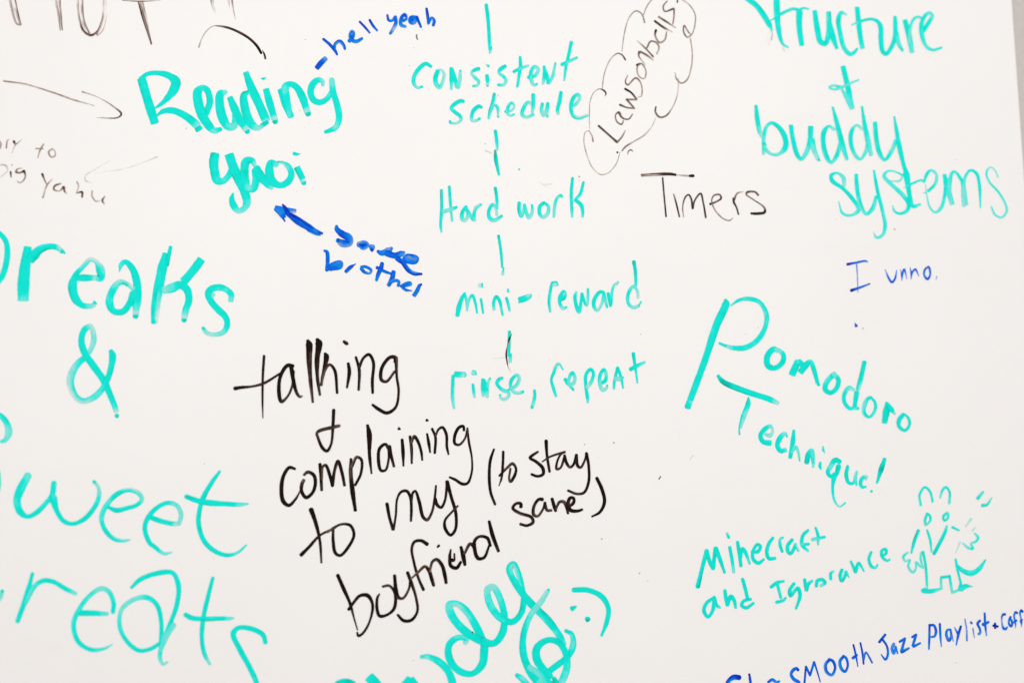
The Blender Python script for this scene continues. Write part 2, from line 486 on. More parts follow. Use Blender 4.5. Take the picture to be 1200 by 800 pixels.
s(36, '430,290,36,.9 400,284,40 330,320,42,.8 287,370,34,.6 330,415,40,.8 393,465,36,.7 400,505,34,.4 345,543,30,.3 275,540,26,.5')
s(26, '272,522,26,.95 276,538,24,.8')
s(30, '642,360,30,.85 615,347,40 555,390,44 527,460,36 530,510,34,.4 575,515,32,.25 622,490,26,.8')
s(34, '793,204,34,.9 775,300,36,.8 745,400,38,.7 728,485,30,.5')
s(24, '752,420,20,.5 790,332,28,.6 825,350,32,.75 840,430,28,.4 838,472,26,.8', 1, True)
s(28, '922,410,28,.85 1000,395,26,.4 1028,335,28,.35 992,307,30,.7 952,360,34,.7 945,430,30,.4 982,458,28,.25 1025,440,20,.8')
tile('R')
s(28, '470,540,24,.3 440,523,26,.5 397,580,30,.8 388,632,30,.6 425,655,28,.35 485,632,22,.7')
s(28, '485,458,30,.9 485,540,28,.7 476,620,24,.3')
s(26, '565,538,26,.8 558,590,30,.5 575,638,28,.3 600,590,28,.45 612,532,24,.85 | 613,535,24 605,630,22,.35 610,650,18,.9', 1)
s(28, '728,438,28,.9 715,520,32,.8 697,592,28,.8 705,625,24,.3')
s(22, '805,550,22,.9 850,545,28,.45 892,485,28,.4 878,455,24,.65 840,480,30,.8 815,560,30,.8 835,640,28,.7 880,660,28,.5 960,635,26,.3', .6)
word('connecting_line', TEAL)
tile('S')
s(26, '602,178,26,.95 612,250,28,.8 618,340,18,.5')
s(20, '600,348,18,1.2 607,430,32,1.1 622,508,24,.95 633,558,18,.85')
s(14, '810,512,15,.8')
word('word', TEAL, ink=.78)
tile('T')
s(18, '104,197,18,.95 105,330,20,.85 98,440,18,.8 103,488,13,.5')
s(18, '158,172,18,.9 165,280,18,.8 177,410,13,.6')
s(24, '118,345,26,.4 165,332,24,.4 208,316,18,.85')
s(20, '275,312,20,.8 250,350,24,.8 248,395,26,.6 268,410,22,.25 288,370,20,.4 276,318,20,.7 | 285,340,22,.7 310,380,22,.5 322,402,18,.85')
s(22, '345,315,20,.6 332,360,22,.7 335,408,18,.4')
s(18, '338,330,20,.5 362,305,22,.35 380,297,16,.7')
s(20, '490,370,18,.2 485,330,18,.25 462,297,20,.6 435,340,22,.85 440,390,24,.7 470,408,24,.35 525,377,18,.8')
s(18, '480,182,20,1 491,260,20,.85 492,325,16,.5')
word('word', TEAL, ink=.78)
s(22, '648,285,22,.9 648,340,24,.8 660,378,24,.5 678,340,20,.5 684,297,18,.6 | 686,302,20,.6 700,360,22,.6 715,388,24,.3 738,350,22,.35 737,300,14,.9')
s(22, '815,287,22,.85 792,310,24,.8 790,360,24,.7 815,386,24,.3 846,360,24,.4 850,310,22,.6 820,282,18,.85')
s(18, '890,382,18,.35 895,310,20,.6 910,255,20,.7 940,232,18,.85 950,244,12,.9')
s(16, '922,246,16,.15 938,246,14,.2')
s(20, '1020,114,20,.95 1012,200,20,.8 1015,330,20,.85 1018,382,16,.4')
s(18, '1097,142,18,.85 1075,220,20,.75 1042,262,20,.7 | 1040,265,24,.7 1080,300,26,.8 1092,350,20,.8 1090,382,16,.45')
word('connecting_line', TEAL)
s(18, '503,516,18,1 520,630,18,.85 528,735,15,.75')
s(12, '538,740,11,.85 532,785,20,.25')
word('word', TEAL, ink=.78)
tile('U')
s(34, '120,592,32,.8 134,520,40,.85 160,440,30,.8 180,405,20,.7 | 182,402,22,.8 203,480,24,.5 205,550,20,.25 | 206,540,16,.25 220,460,22,.5 250,417,22,.8 275,480,22,.75 292,572,16,.8')
s(20, '326,452,20,.9 345,572,18,.75')
s(34, '318,334,36,.2')
s(14, '336,316,14,.85 338,345,14,.7')
s(24, '440,542,24,.4 437,480,26,.8 460,430,26,.9 490,470,26,.85 505,540,20,.7 515,590,18,.8')
s(24, '550,443,24,.9 565,495,24,.75 577,552,18,.6', 1)
s(16, '563,364,14,.8 564,386,20,.7')
s(46, '662,458,44,.95 700,445,42,.75 755,420,34,.3', .5)
s(10, '655,482,10,.9 710,470,10,.85 765,430,12,.8 765,410,10,.8')
tile('V')
s(22, '185,558,22,.6 175,470,24,.8 190,360,24,.8 202,310,22,.8 | 202,306,18,.8 240,304,18,.8 252,330,14,.8')
s(22, '215,330,24,.2 240,332,18,.2')
s(20, '268,465,20,.8 300,440,40,.85 315,400,28,.5 303,383,24,.8 270,430,26,.8 270,490,26,.7 300,535,30,.25 328,520,16,.9')
s(22, '415,390,20,.35 402,430,28,.85 420,530,30,.8 437,563,30,.5 450,510,26,.8 460,402,18,.75 | 465,402,20,.8 490,490,24,.8 505,508,22,.4 515,440,22,.45 515,362,18,.85')
s(22, '655,392,22,.7 620,390,28,.85 570,460,32,.85 570,520,28,.75 595,550,24,.3 632,500,24,.35 655,405,24,.7 | 655,402,24,.7 670,470,24,.45 684,522,18,.85')
s(26, '692,403,26,.85 714,508,26,.8 | 715,500,28,.8 725,400,22,.65 745,330,20,.45 778,302,22,.2')
s(10, '770,328,8,.8 783,300,8,.8')
s(28, '918,126,30,1.15 930,200,26,.95 935,330,22,.75')
s(22, '955,440,22,.2 948,380,24,.35 915,340,28,.5 870,400,26,.8 870,490,26,.6 915,525,28,.4 960,510,26,.35')
s(14, '958,515,12,.75 981,475,14,.85')
word('connecting_line', TEAL)
tile('W')
s(24, '650,64,24,.95 648,130,26,.9 645,275,22,.8')
s(20, '661,262,22,.75 656,325,28,.3')
word('scribble', BLACK, 'thin broken black squiggle over the short teal line', .6)
s(8, '670,82,5,.4 650,125,13,.8 632,190,8,.4 622,262,12,.8 630,330,9,.7 640,376,5,.35 672,425,3,.12')
s(4, '510,298,4,.08 610,292,5,.12')
word('word', TEAL, ink=.78)
s(22, '165,730,22,.4 152,640,28,.6 153,540,28,.75 157,450,26,.8')
s(44, '175,436,46,.85 210,438,44,.75 258,440,44,.2', .5)
s(10, '262,422,10,.8 270,445,10,.8 255,460,8,.7')
s(22, '331,527,22,.85 335,575,24,.8 345,636,20,.3')
s(36, '338,424,38,.28')
s(12, '328,405,10,.8 350,408,12,.6 360,438,12,.8')
s(28, '418,484,28,.9 420,560,36,.85 420,622,26,.35')
s(26, '430,490,24,.8 448,560,34,.8 455,632,26,.35')
s(20, '458,545,24,.5 470,490,20,.35 482,470,16,.8')
s(22, '588,468,22,.9 560,480,30,.85 540,510,26,.75 562,550,26,.7 600,578,30,.5 640,595,28,.5 640,630,26,.35 600,655,26,.3 572,640,22,.4')
s(16, '568,620,18,.95')
s(20, '640,575,20,.75 710,535,28,.5 738,470,28,.4 718,442,26,.55 672,480,28,.75 660,540,26,.7 690,590,28,.35 740,598,26,.35 768,588,24,.85')
word('comma', TEAL)
s(22, '870,578,22,.95 872,630,26,.75 852,715,26,.4')
s(20, '848,725,24,.95')
word('word', TEAL, ink=.78)
tile('X')
s(22, '235,552,22,.6 212,480,26,.8 195,405,22,.9 215,350,26,.75 240,280,26,.4 260,268,24,.35 298,322,12,.85')
s(26, '315,405,26,.9 342,448,24,.8 385,445,32,.4 403,400,28,.4 380,348,28,.7 352,390,26,.6 352,450,28,.4 388,498,20,.85')
s(22, '515,605,22,.4 508,540,28,.8 495,450,26,.85 500,360,26,.8 540,318,28,.9 563,350,26,.85 548,420,28,.5 512,475,30,.2')
s(26, '628,440,28,.9 665,420,30,.85 675,360,28,.45 655,320,26,.75 622,370,28,.75 622,450,32,.5 645,500,30,.3 680,478,24,.4 685,455,14,.95')
s(22, '742,486,20,.7 748,420,24,.85 775,305,24,.95 | 775,305,26,1 803,380,24,.85 824,482,16,.7')
s(34, '758,400,40,.4 800,405,34,.3')
s(12, '805,418,12,.7 827,386,12,.85')
s(26, '914,180,28,.95 925,270,26,.85 940,370,18,.65 949,436,14,.8')
s(32, '890,318,34,.95 940,290,32,.8 1012,256,20,.5')

# ---- grey cloud with a name in it
note('speech_cloud', 'faint grey hand-drawn cloud with a slanted name written inside')
word('cloud_outline', FADED, ink=.4)
tile('Y')
s(9, '270,770,9,.3 285,650 340,520,9,.35 400,470,12,.45 440,482,14,.55 470,526,13,.75')
s(9, '440,450,9,.3 460,300 500,160,10,.35 560,98,12,.45 612,122 640,200,12,.45')
s(10, '630,130,10,.35 660,55 720,-20,11,.5 800,-70 880,-60 925,-20,12,.6 925,22,14,.75')
s(10, '920,-30,10,.4 960,-5 1030,45,10,.42 1082,130 1080,220 1055,300,12,.4 1015,330,14,.5 980,285 985,225,12,.5 1020,280,12 1042,305,10,.35')
s(10, '1040,340,10,.4 1056,460 1045,600 1010,700,11,.45 960,730,12,.5 916,690 905,640,10,.35')
tile('Z')
s(9, '935,-60,9,.25 930,60,9,.28 890,180,10,.35 825,268,14,.55 770,280,15,.6 732,232 737,190,12,.7')
s(8, '735,285,8,.25 700,360,9,.25 630,440,14,.3 540,495,14,.35 470,540,14,.55 440,575,10,.6')
s(8, '425,590,8,.18 390,690 320,770,10,.25 250,782 180,720 130,600,10,.28 108,480,10,.32 120,415 145,402 175,440,11,.4 187,493,12,.55')
s(8, '160,400,8,.22 155,250 165,130 200,60,9,.3 245,33,10,.4 285,50,14,.85 300,75,12,.8 290,95,10,.25')
s(8, '272,-30,8,.3 270,25,8,.25')
s(14, '400,588,16,.75')
s(10, '490,605,9,.3 500,575,10,.5 520,566,12,.55 535,580,9,.3')
word('word', FADED, ink=.6)
s(18, '236,357,18,.75 330,440,16,.65 396,498,20,.8 | 400,498,16,.6 440,450,14,.5 470,395,9,.35')
s(14, '452,310,12,.45 438,343,12 400,325 381,280,12,.5 390,248 412,238,22,.7 440,280,20,.55 495,295,16,.5 530,255,13,.45')
s(16, '468,33,18,.85 520,65,16,.75 568,123,16,.7 | 568,128,14,.5 480,125,14,.55 | 480,125,16,.6 548,203,14,.6 | 548,203,14,.5 480,195,14,.5 423,172,18,.6')
tile('Y')
s(12, '490,665,11,.35 470,720,12,.45 490,745,14,.5 560,685,14,.5 600,720,12,.45 616,790,11,.38 606,845,11,.35 580,848,9,.3')
s(14, '572,572,20,.65 610,560,14,.5 650,620,12,.42 635,690,12,.35 590,670,12,.38 572,610,12,.35 576,585,12,.5')
s(14, '592,458,24,.65 585,490,14,.5 640,570,11,.25 | 603,455,14,.6 650,482,17,.6 712,528,13,.3')
s(12, '575,362,10,.25 640,420,14,.5 713,498,14,.65 | 660,420,14,.5 690,365 740,375 765,420 745,474,12,.4')
s(13, '737,268,20,.9 730,310,16,.5 770,375,14,.45 815,350,14,.45 830,282,12,.4')
s(18, '728,187,18,.75 800,240,18,.65 878,284,10,.3')
s(16, '762,150,16,.6 820,187,16,.65 913,244,10,.25')
s(14, '835,14,13,.4 802,60,14,.5 815,100,14,.5 893,77,15,.65 | 896,80,13,.6 895,150,12,.5 885,213,10,.5')

# ---- Timers
single()
word('handwritten_word', FADED, 'thin black handwriting reading "Timers" with a long smeared bar on the T', .78)
tile('a')
s(22, '78,170,20,.5 160,165,24,.4 300,160,22,.75 348,167,18,.8', .4)
s(10, '150,158,9,.75 250,158,10,.85 340,164,12,.9')
s(14, '362,172,14,.25 440,176,14,.3')
s(18, '450,175,16,.8 474,174,22,1 488,175,18,1', .5)
s(10, '76,164,8,.6 82,180,8,.5')
s(12, '243,190,12,.8 255,330,12,.75 270,492,12,.8')
s(12, '330,317,9,.5 350,390,12,.9 374,493,12,.75')
s(11, '408,496,10,.35 400,420,10,.5 420,342,12,.7 445,322,12,.7 465,350,14,.75 478,428,16,.9 | 478,428,14,.85 495,365,12,.7 540,312,14,.75 560,380,12,.75 580,498,14,.75')
s(14, '615,395,17,.9 665,375,12,.7 700,350,14,.75 690,322,12,.65 645,327,12,.6 626,370,10,.5 655,445,10,.45 720,510,10,.45 768,522,9,.45 790,502,8,.3')
s(12, '794,350,12,.65 800,380,16,.75 820,420,12,.7 836,474,12,.8 | 800,365,16,.7 825,312,12,.5 875,296,8,.3')
s(13, '990,325,14,.6 965,300,13,.65 902,303,16,.75 896,320,12,.6 950,360,10,.5 1038,425,14,.6 1040,458,20,.9 980,469,20,.9 936,468,16,.8')

# ---- Structure + buddy systems
note('handwritten_note', 'tall slanted teal handwriting reading "Structure + buddy systems"')
word('word', TEAL, ink=.83)
tile('b')
s(40, '150,-190,30 70,-150,40 40,-90,44 100,-22,38,.85 190,45,40,.85 250,120,44 310,218,40 328,258,20,.6 332,288,9,.5')
s(48, '372,-40,50 378,120,48 386,225,42,.75 408,340,30,.8 430,390,20,.7 474,416,16,.55')
s(14, '320,180,10,.7 370,155,16,.75 430,115,24 520,80,24 570,92,26 | 570,92,24 610,73,16,.85 655,82,13,.6')
s(46, '574,100,50 572,230,44,.85 595,400,38,.75', .3)
s(38, '707,98,36 730,250,44 758,365,44 800,385,38,.8 828,300,38,.75 832,200,42 828,108,38 | 835,200,40 865,320,46,.8 902,427,28,.8', .4)
s(30, '985,130,14,.35 940,113,28,.75 915,180,38,.9 930,290,36,.7 965,420,34 1015,475,32 1055,460,26,.75 1078,430,20,.9')
tile('c')
s(38, '257,68,36 270,190,40 285,320,38,.85 304,425,36,.6', .4)
s(22, '205,222,12,.4 300,185,22 385,170,22 435,190,28 462,235,38 466,350,38 480,450,36 510,475,32 560,410,32 590,320,36 592,220,34 589,148,28', .5)
s(38, '598,290,38,.7 622,385,34,.55 654,443,22,.9')
s(38, '675,178,36 708,300,44,.85 740,462,36,.55', .3)
s(22, '712,380,26,.45 722,250,26,.45 752,170,22,.6 790,150,18,.7 820,160,16')
s(34, '838,270,34 890,190,34 916,140,26,.45 890,113,22,.5 845,150,30,.8 820,220,34 825,310,34,.7 865,410,26,.6 920,440,22,.65 995,420,18,.85')
word('plus_sign', TEAL, ink=.83)
tile('d')
s(32, '707,-12,30 738,120,34 772,285,30,.55', .3)
s(24, '700,150,18,.5 745,230,30,.6 770,285,28,.4', .3)
s(14, '735,120,14 690,132,14 640,122,15,.4 610,135,14,.5 640,150,14,.5 700,135,17 755,108,14 818,82,9,.6')
word('word', TEAL, ink=.78)
s(22, '95,264,20,.85 105,360,30,.85 120,440,28,.5 135,485,14,.2', .6)
s(20, '150,600,20,.45 150,500,24,.55 165,420,22,.55 200,385,20,.75 250,410,26,.85 300,490,34,.85 300,560,34,.7 250,605,20,.5 200,602,18,.4 152,560,24,.55')
s(16, '152,530,22,.95 165,540,12,.8')
s(26, '340,402,26 355,500,28 385,608,28,.8 412,640,22,.55 450,590,28,.55 475,500,30,.8 480,412,32,.85 | 485,500,38,.7 505,580,32,.4 530,640,26,.35', .4)
s(18, '535,645,18,.9 545,648,10,.8')
s(22, '645,430,22,.3 605,408,16,.65 573,450,30,.85 570,540,30 595,630,28,.75 625,665,20,.6 665,610,26,.75 690,520,24,.6')
s(16, '635,277,14 665,390,28 700,530,34,.8 733,638,22,.6')
s(20, '845,430,20,.3 800,402,14,.5 766,450,26,.85 765,540,26,.75 800,620,22,.55 830,640,16,.55 865,590,22,.55 885,520,26,.5')
s(16, '840,270,14 860,400,26,.8 885,520,34,.55 905,612,24,.45', .5)
s(26, '932,388,26 940,490,28,.85 965,600,28,.75 1000,645,18,.7 1050,580,26,.55 1078,510,24,.65')
s(16, '1068,343,12 1085,450,24 1105,560,30 1138,700,24')
word('word', TEAL, ink=.75)
tile('e')
s(26, '178,355,26,.4 175,300,28,.4 130,264,16,.6 86,282,24,.85 95,320,28 170,375,24 240,450,26 283,530,28,.6 230,568,18,.5 170,555,18,.55 140,470,9,.45')
s(24, '266,272,24 275,390,28,.75 300,500,28,.6 340,560,22,.65 385,520,28,.65 412,430,22,.55', .4)
s(18, '395,248,16 420,390,24,.85 455,530,24,.7 475,650,24,.65 455,712,22,.5 412,728,18,.55 393,690,7,.3')
s(14, '605,280,14 540,252,12,.5 490,252,14,.6 468,285,24 520,345,26 600,420,28 645,490,28,.85 630,538,24,.7 575,556,18,.65 540,535,16,.65 530,500,9,.5')
s(14, '600,290,14,.45 580,320,14,.4 510,320,9,.25')
s(34, '617,225,26 630,280,42 640,350,34 655,440,30,.85 675,503,26,.7 728,490,17,.55')
s(14, '610,370,7,.4 660,345,15 740,315,14 752,326,12')
tile('f')
s(22, '320,325,18 345,255,28 378,222,20,.55 425,250,24,.45 427,320,26,.5 398,365,24,.85 358,402,24')
s(10, '318,418,12,.4 340,420,12,.5')
s(12, '335,345,9,.3 345,440,12,.4 375,550,18,.5 420,590,20,.55 470,550,28,.6 503,430,28,.7 510,300,24,.7')
s(36, '498,258,30 520,360,46 568,520,38,.45', .3)
s(28, '545,470,30,.4 545,320,36,.6 572,235,22,.75 600,240,20 650,310,28 | 660,330,36,.7 690,515,32,.45')
s(28, '668,530,30,.35 665,400,36,.4 682,280,24,.6 725,222,20,.7 780,250,26,.85 805,350,26 815,545,15,.65')
s(14, '968,280,15,.35 940,220,13,.35 900,195,12,.5 867,240,18,.7 890,320,16,.7 970,410,18,.7 1030,510,18,.65 1045,580,20,.45 1000,635,18,.45 940,610,18,.45 910,542,15,.6')

word('eraser_smudge', FADED, None, .05)
tile('b')
s(40, '315,290,30,-.02 305,345,46,-.05 300,390,24,-.02')
s(30, '345,300,20,-.03 335,350,20,-.03')
s(30, '420,420,24,-.03 440,450,20,-.02')
# ---- I unno
note('handwritten_note', 'small blue handwriting reading "I unno." with a dot below it')
word('word', BLUE, ink=.75)
tile('g')
s(16, '220,198,18,1.15 290,185,14,.75 360,172,14,.65 376,178,9,.7')
s(10, '292,200,10,.45 298,300,9,.25 302,418,7,.2')
s(18, '250,402,20,1.15 310,382,16,.75 394,350,11,.7')
word('word', BLUE, ink=.75)
s(10, '515,240,7,.3 545,310,14,.7 568,338,16,.8 592,310,14,.75 605,245,7,.4')
s(10, '635,240,6,.2 646,285,14,.7 645,323,7,.35 | 646,290,12,.7 663,237,14,.8 685,313,6,.25')
s(10, '710,222,6,.25 720,270,14,.75 718,312,7,.35 | 720,270,12,.7 750,237,14,.8 778,290,7,.35')
s(14, '855,217,15,.85 827,237,14,.75 820,280,14,.5 845,313,17,.8 866,280,13,.65 862,228,15,.75')
word('period', BLUE)
s(9, '918,292,9,.25 912,320,5,.15')
word('period', BLUE)
s(12, '279,657,7,.6 290,682,20,.85', .6)

# ---- Pomodoro Technique!
note('handwritten_note', 'teal handwriting sloping down reading "Pomodoro Technique!" with a huge P')
word('word', TEAL, ink=.85)
tile('h')
s(34, '300,104,16 303,130,40 250,250,40 180,460,34 95,690,33,.8', .5)
s(33, '90,700,33,.55 78,738,32,.95', .4)
s(14, '332,140,7 380,108,17,.7 435,100,22 500,120,22 540,190,24 535,260,24 490,340,28 420,385,28 350,388,25,.75 298,375,17,.3')
s(14, '302,376,14,.9 265,360,13,.9')
s(28, '605,402,26,.35 580,395,28,.8 545,440,32,.9 550,492,30 590,505,26 635,470,28 640,428,24,.8 615,400,20,.35')
s(36, '690,545,36 722,470,32,.85 726,460,28,.5 | 728,462,26,.6 748,485,30,.85 | 738,530,32 770,490,34,.9 798,467,22,.6 820,520,24,.85 840,593,20,.8', .3)
s(14, '846,602,16,.9')
s(26, '930,547,28,.8 892,590,26,.65 885,630,26,.85 915,650,24,.9 950,625,24,.85 962,575,24,.85 935,537,22,.35')
tile('i')
s(24, '535,445,22,.3 500,428,30,.4 462,480,28,.75 465,545,26 510,590,24 550,570,22')
s(30, '620,225,30,.9 595,340,32,.85 570,440,32,.55 | 560,460,34,.8 542,575,28,.85', .6)
s(18, '545,592,18,.4 570,588,20,.85')
s(24, '672,503,20,.85 650,510,26,.8 618,565,30,.45 618,625,26,.75 655,657,18,.75 700,610,22,.7 702,540,20,.75 672,505,16,.85')
s(40, '776,700,38 788,620,46,.95 792,540,18 | 795,545,20 828,595,36,.85 862,635,12,.3', .4)
s(28, '922,638,30 890,680,32,.75 890,728,26,.85 935,760,20,.85 970,720,20,.8 966,670,20,.75 935,635,16,.7')
word('word', TEAL, ink=.85)
tile('j')
s(24, '75,132,24 115,180,36,1.15 210,225,42,1.0 340,272,40,.85 480,318,40,.75 545,350,30,.25', .6)
s(14, '315,302,12 312,350,36,.85 280,440,38,.45 250,540,24,.4', .6)
s(10, '262,440,12,.85 242,540,12,.85 244,592,14,.9')
s(24, '440,590,20,.5 480,600,34,.3 503,570,20,.3 485,527,24,.45 442,550,34,.8 408,600,32,.95 428,648,34 488,660,40,.75', .4)
s(30, '618,612,14,.8 598,585,28,.3 560,620,36,.85 540,680,34 565,720,34,.9 608,712,30,.6', .5)
s(28, '668,562,20 660,650,34,.9 640,770,28')
s(18, '652,730,18,.6 685,690,26,.5 706,740,20,.4 714,798,13,.7')
tile('k')
s(36, '302,408,36,1.05 316,350,38,.95 340,318,34,.55 350,380,30,.7 354,445,18,.4')
s(18, '409,412,18,.85 405,440,24,.8 413,463,12,.8')
s(14, '430,288,15,.45 432,315,18,.8 444,335,7,.5')
s(30, '560,405,32,.9 525,392,36,.85 490,440,36,.5 466,488,28,.8 490,518,28,.85 530,505,30,.9 552,440,36,.9')
s(30, '520,505,38,.85 505,600,22,.75 520,710,17,.6 560,755,13,.5 604,725,13,.7')
s(24, '622,442,24,.95 611,510,28,.9 630,568,26,.85 665,572,22,.75 685,510,24,.45 692,482,20,.35 | 685,520,20,.4 690,588,15,.75')
s(24, '765,545,18,.3 774,520,24,.3 740,530,26,.75 722,570,26,.85 735,603,24,.65 763,600,16,.9')
word('exclamation_mark', TEAL, ink=.9)
s(26, '911,385,26,.9 885,460,36,1.1 851,568,17,.85')
s(18, '808,636,19,.85')

# ---- lower right
note('handwritten_note', 'teal handwriting of a game title with "and Ignorance" under it, left of the doodle')
word('word', TEAL, ink=.85)
tile('l')
s(28, '51,512,32,1.05 75,410,28,.9 120,232,28,.8 | 120,232,30,.85 145,320,28 170,370,26,.95 | 170,370,28,.9 190,213,28 | 192,213,30 225,300,28 261,402,18')
s(24, '300,204,24,.9 318,300,24,.85 332,400,22,.45', .8)
s(18, '280,97,18,.5 294,130,20,.85')
s(24, '362,166,24 375,250,26 388,350,24 | 385,300,20,.8 400,217,28 420,240,26 456,333,18,.6')
s(18, '472,240,16 520,240,26 540,197,24 518,182,22 482,240,24 485,300,26 525,328,26 566,300,18,.85')
s(24, '638,132,22 605,180,26 590,250,26 610,293,26 655,290,22')
s(22, '711,238,20 695,190,24 697,140,20,.5 716,130,16,.8')
s(24, '788,147,24 755,190,26 755,238,26 775,255,24 800,220,24 814,182,24,.6 | 816,190,22,.6 840,233,18,.4')
s(22, '913,72,20 875,110,24 865,183,26 910,233,20,.55 | 862,185,24 918,180,20,.85')
s(20, '972,54,18 990,110,22 992,183,18,.5 | 948,145,26 1042,125,20,.75')
word('word', TEAL, ink=.85)
s(25, '182,597,26 120,640,24 100,700,26 130,748,24 163,710,24 182,612,28 | 182,612,28 200,660,24 223,675,18,.6')
s(25, '263,543,24 270,600,26 282,655,26 | 283,655,26 310,590,30 335,620,26 347,676,20,.8')
s(24, '401,454,24 425,540,26 440,608,24 | 463,611,22 410,625,24 394,658,24 430,678,24 486,641,20,.8')
word('word', TEAL, ink=.85)
s(24, '624,515,24 670,482,26 722,470,18,.7 | 672,490,22 700,600,20,.7 | 667,634,24 720,620,22 738,601,18')
s(24, '803,489,24 770,540,26 775,583,26 805,550,24 833,522,24 850,580,26 819,682,18')
s(24, '886,458,24 900,538,26 | 900,538,26 916,490,24 943,466,20,.7')
tile('m')
s(24, '470,467,24 480,422,26 520,415,26 543,440,24 508,463,26,.35')
s(22, '590,407,24 590,362,22 613,346,16,.5')
s(24, '682,333,24 668,380,26 680,423,26 703,390,24,.8 716,348,22,.7 | 720,360,24,.65 740,392,13,.5')
s(22, '756,263,18 795,350,26 | 795,350,26 820,278,22,.85 864,343,13,.7')
s(22, '924,187,20 905,240,22 925,303,24,.85 958,316,20,.5 977,291,14,.7')
s(20, '1012,220,18 1048,195,22 1044,162,22,.8 1012,175,22,.85 1014,225,22 1058,258,20,.55 1078,246,13,.75')

single()
word('cartoon_doodle', TEAL, 'small teal line doodle of a round-eared standing figure with curled hands and a tail', .72)
tile('n')
s(13, '222,180,15,.6 215,110,14,.65 250,60,14,.75 285,90,14 302,156,13')
s(12, '353,130,11,.4 368,80,15,.65 390,60,15 415,90,14,.75 414,168,14,.6')
s(14, '265,235,14 251,280,16 255,313,14,.6 287,280,14 280,245,14,.8 262,237,14')
s(14, '400,232,16 375,252,16 380,283,14,.8 404,265,15,.6 405,238,14,.6')
s(18, '207,350,20,.9 180,420,20 160,498,13,.65')
s(11, '135,496,13,.45 105,525,15,.55 120,555,13,.45 150,545,13,.5 140,590,15,.55 170,628,15,.55 190,600,13,.5 192,560,13,.55 215,585,13,.45 238,598,13,.45')
s(10, '225,496,13,.45 222,540,13 236,595,13,.45')
s(16, '238,492,16 255,580,16 265,715,15,.7')
s(11, '265,347,13 285,410,15 295,490,11,.6')
s(18, '396,320,14,.6 385,360,20,.85 312,503,22,.9')
s(13, '434,327,15 476,347,14')
s(9, '525,320,13,.12 560,272,15,.15')
s(9, '568,352,12,.15 585,332,12,.12')
s(11, '505,435,13,.3 540,465,15,.6 572,470,15,.6 560,437,13,.5 595,420,14,.65 606,395,15,.65 585,370,13,.45')
s(8, '485,425,12,.12 455,500,7,.1')
s(22, '265,732,16,.5 236,752,24,.75 290,755,26 362,737,14,.6')
s(14, '360,738,14,.45 358,662,13,.65 | 360,663,18,.85 413,656,16 | 415,652,16,.85 433,763,14,.45 | 433,765,15,.5 478,747,14')
s(13, '456,542,13 466,600,14 490,698,14')
s(28, '490,706,18 490,740,30 520,722,28 568,724,6')
s(28, '457,570,11 500,615,26 560,635,32 610,608,28 655,547,12')
s(17, '640,92,14 604,134,20')
s(17, '635,181,20 662,178,18 698,130,7')

note('handwritten_note', 'blue handwriting climbing to the right reading "Sl~ smooth Jazz Playlist Caff"')
word('word', BLUE, ink=.72)
tile('t6')
s(50, '262,532,50,1.05 200,528,54,.85 140,570,40,.7 115,640,36 160,700,40 230,750,40 200,810,40 110,810,30')
s(24, '380,492,20,1.1 390,560,26,.85 405,660,24 425,760,20')
word('tilde', BLUE, ink=.62)
s(30, '602,587,26,.75 650,558,34,.5 700,588,32,.5 733,575,20,.75')
word('word', BLUE, ink=.68)
s(30, '955,446,26,1.05 932,426,34,.75 890,450,34,.65 870,495,30 900,550,34 960,592,36 950,645,34 890,660,28')
tile('t5')
s(16, '95,525,16,.85 108,378,15,.85 | 108,378,18,.8 145,455,18,.7 | 145,455,16,.8 180,338,18,.6 | 180,338,16,.8 210,430,12,.85 234,512,10,.8')
s(22, '315,317,23,.85 280,360,26,.55 290,425,24,.6 335,453,22,.6 365,390,20,.75 345,330,22,.85 310,314,20,.8')
s(22, '440,287,22,.85 407,330,24,.6 416,390,24,.55 450,423,20,.7 476,370,18,.75 460,302,20,.7 435,285,20')
s(14, '525,187,14,1.1 545,270,16,.8 565,378,9,.65 | 520,304,22,.75 556,276,18,.75')
s(14, '587,170,14,.95 605,260,16,.75 615,355,14,.85 | 615,320,14,.7 635,252,16,.55 691,344,14,.7')
word('word', BLUE, ink=.7)
s(20, '753,163,20,.85 805,98,20,.75 | 776,132,18,.85 820,200,16,.85 829,270,18,.6 808,316,20,.6 769,272,9,.65')
s(20, '880,178,22,.5 864,220,22,.5 880,263,22,.5 896,212,18,.55 | 895,203,18,.55 914,263,12,.65')
s(20, '932,160,18,.8 978,132,20,.75 | 978,132,18,.75 947,243,22,.6 | 950,248,26,.7 1012,216,18,.6')
s(19, '1042,120,18,.8 1077,97,18,.75 | 1077,97,18,.75 1047,193,20,.65 | 1053,203,20,.7 1112,172,16,.65')
word('word', BLUE, ink=.68)
tile('w')
s(22, '92,114,22,.85 90,250,24,.65 85,400,17,.6 | 97,122,24,.8 140,120,26,.6 168,190,28,.8 150,250,24,.6 107,258,20,.5')
s(20, '213,103,22,.85 220,240,22,.7 231,368,13,.4')
s(24, '340,172,22,.6 302,177,24,.6 290,230,28,.6 320,298,32,.6 345,250,24,.65 340,185,20,.7 | 341,200,22,.65 369,307,13,.4')
s(20, '386,147,12,.45 425,220,24,.75 | 459,133,24,.95 430,230,26,.7 405,352,13,.55')
s(16, '506,48,14,.35 525,170,18,.35 530,302,16,.55')
s(14, '600,157,14,.5 620,263,13,.25')
s(22, '576,84,20,.75 586,98,22,.7')
s(24, '682,67,26,.75 655,100,26,.75 680,160,24,.7 685,210,24,.55 668,223,26,.6')
s(20, '738,-20,20,.85 745,120,24,.75 760,242,13,.4 | 720,112,34,.7 783,82,24,.7')
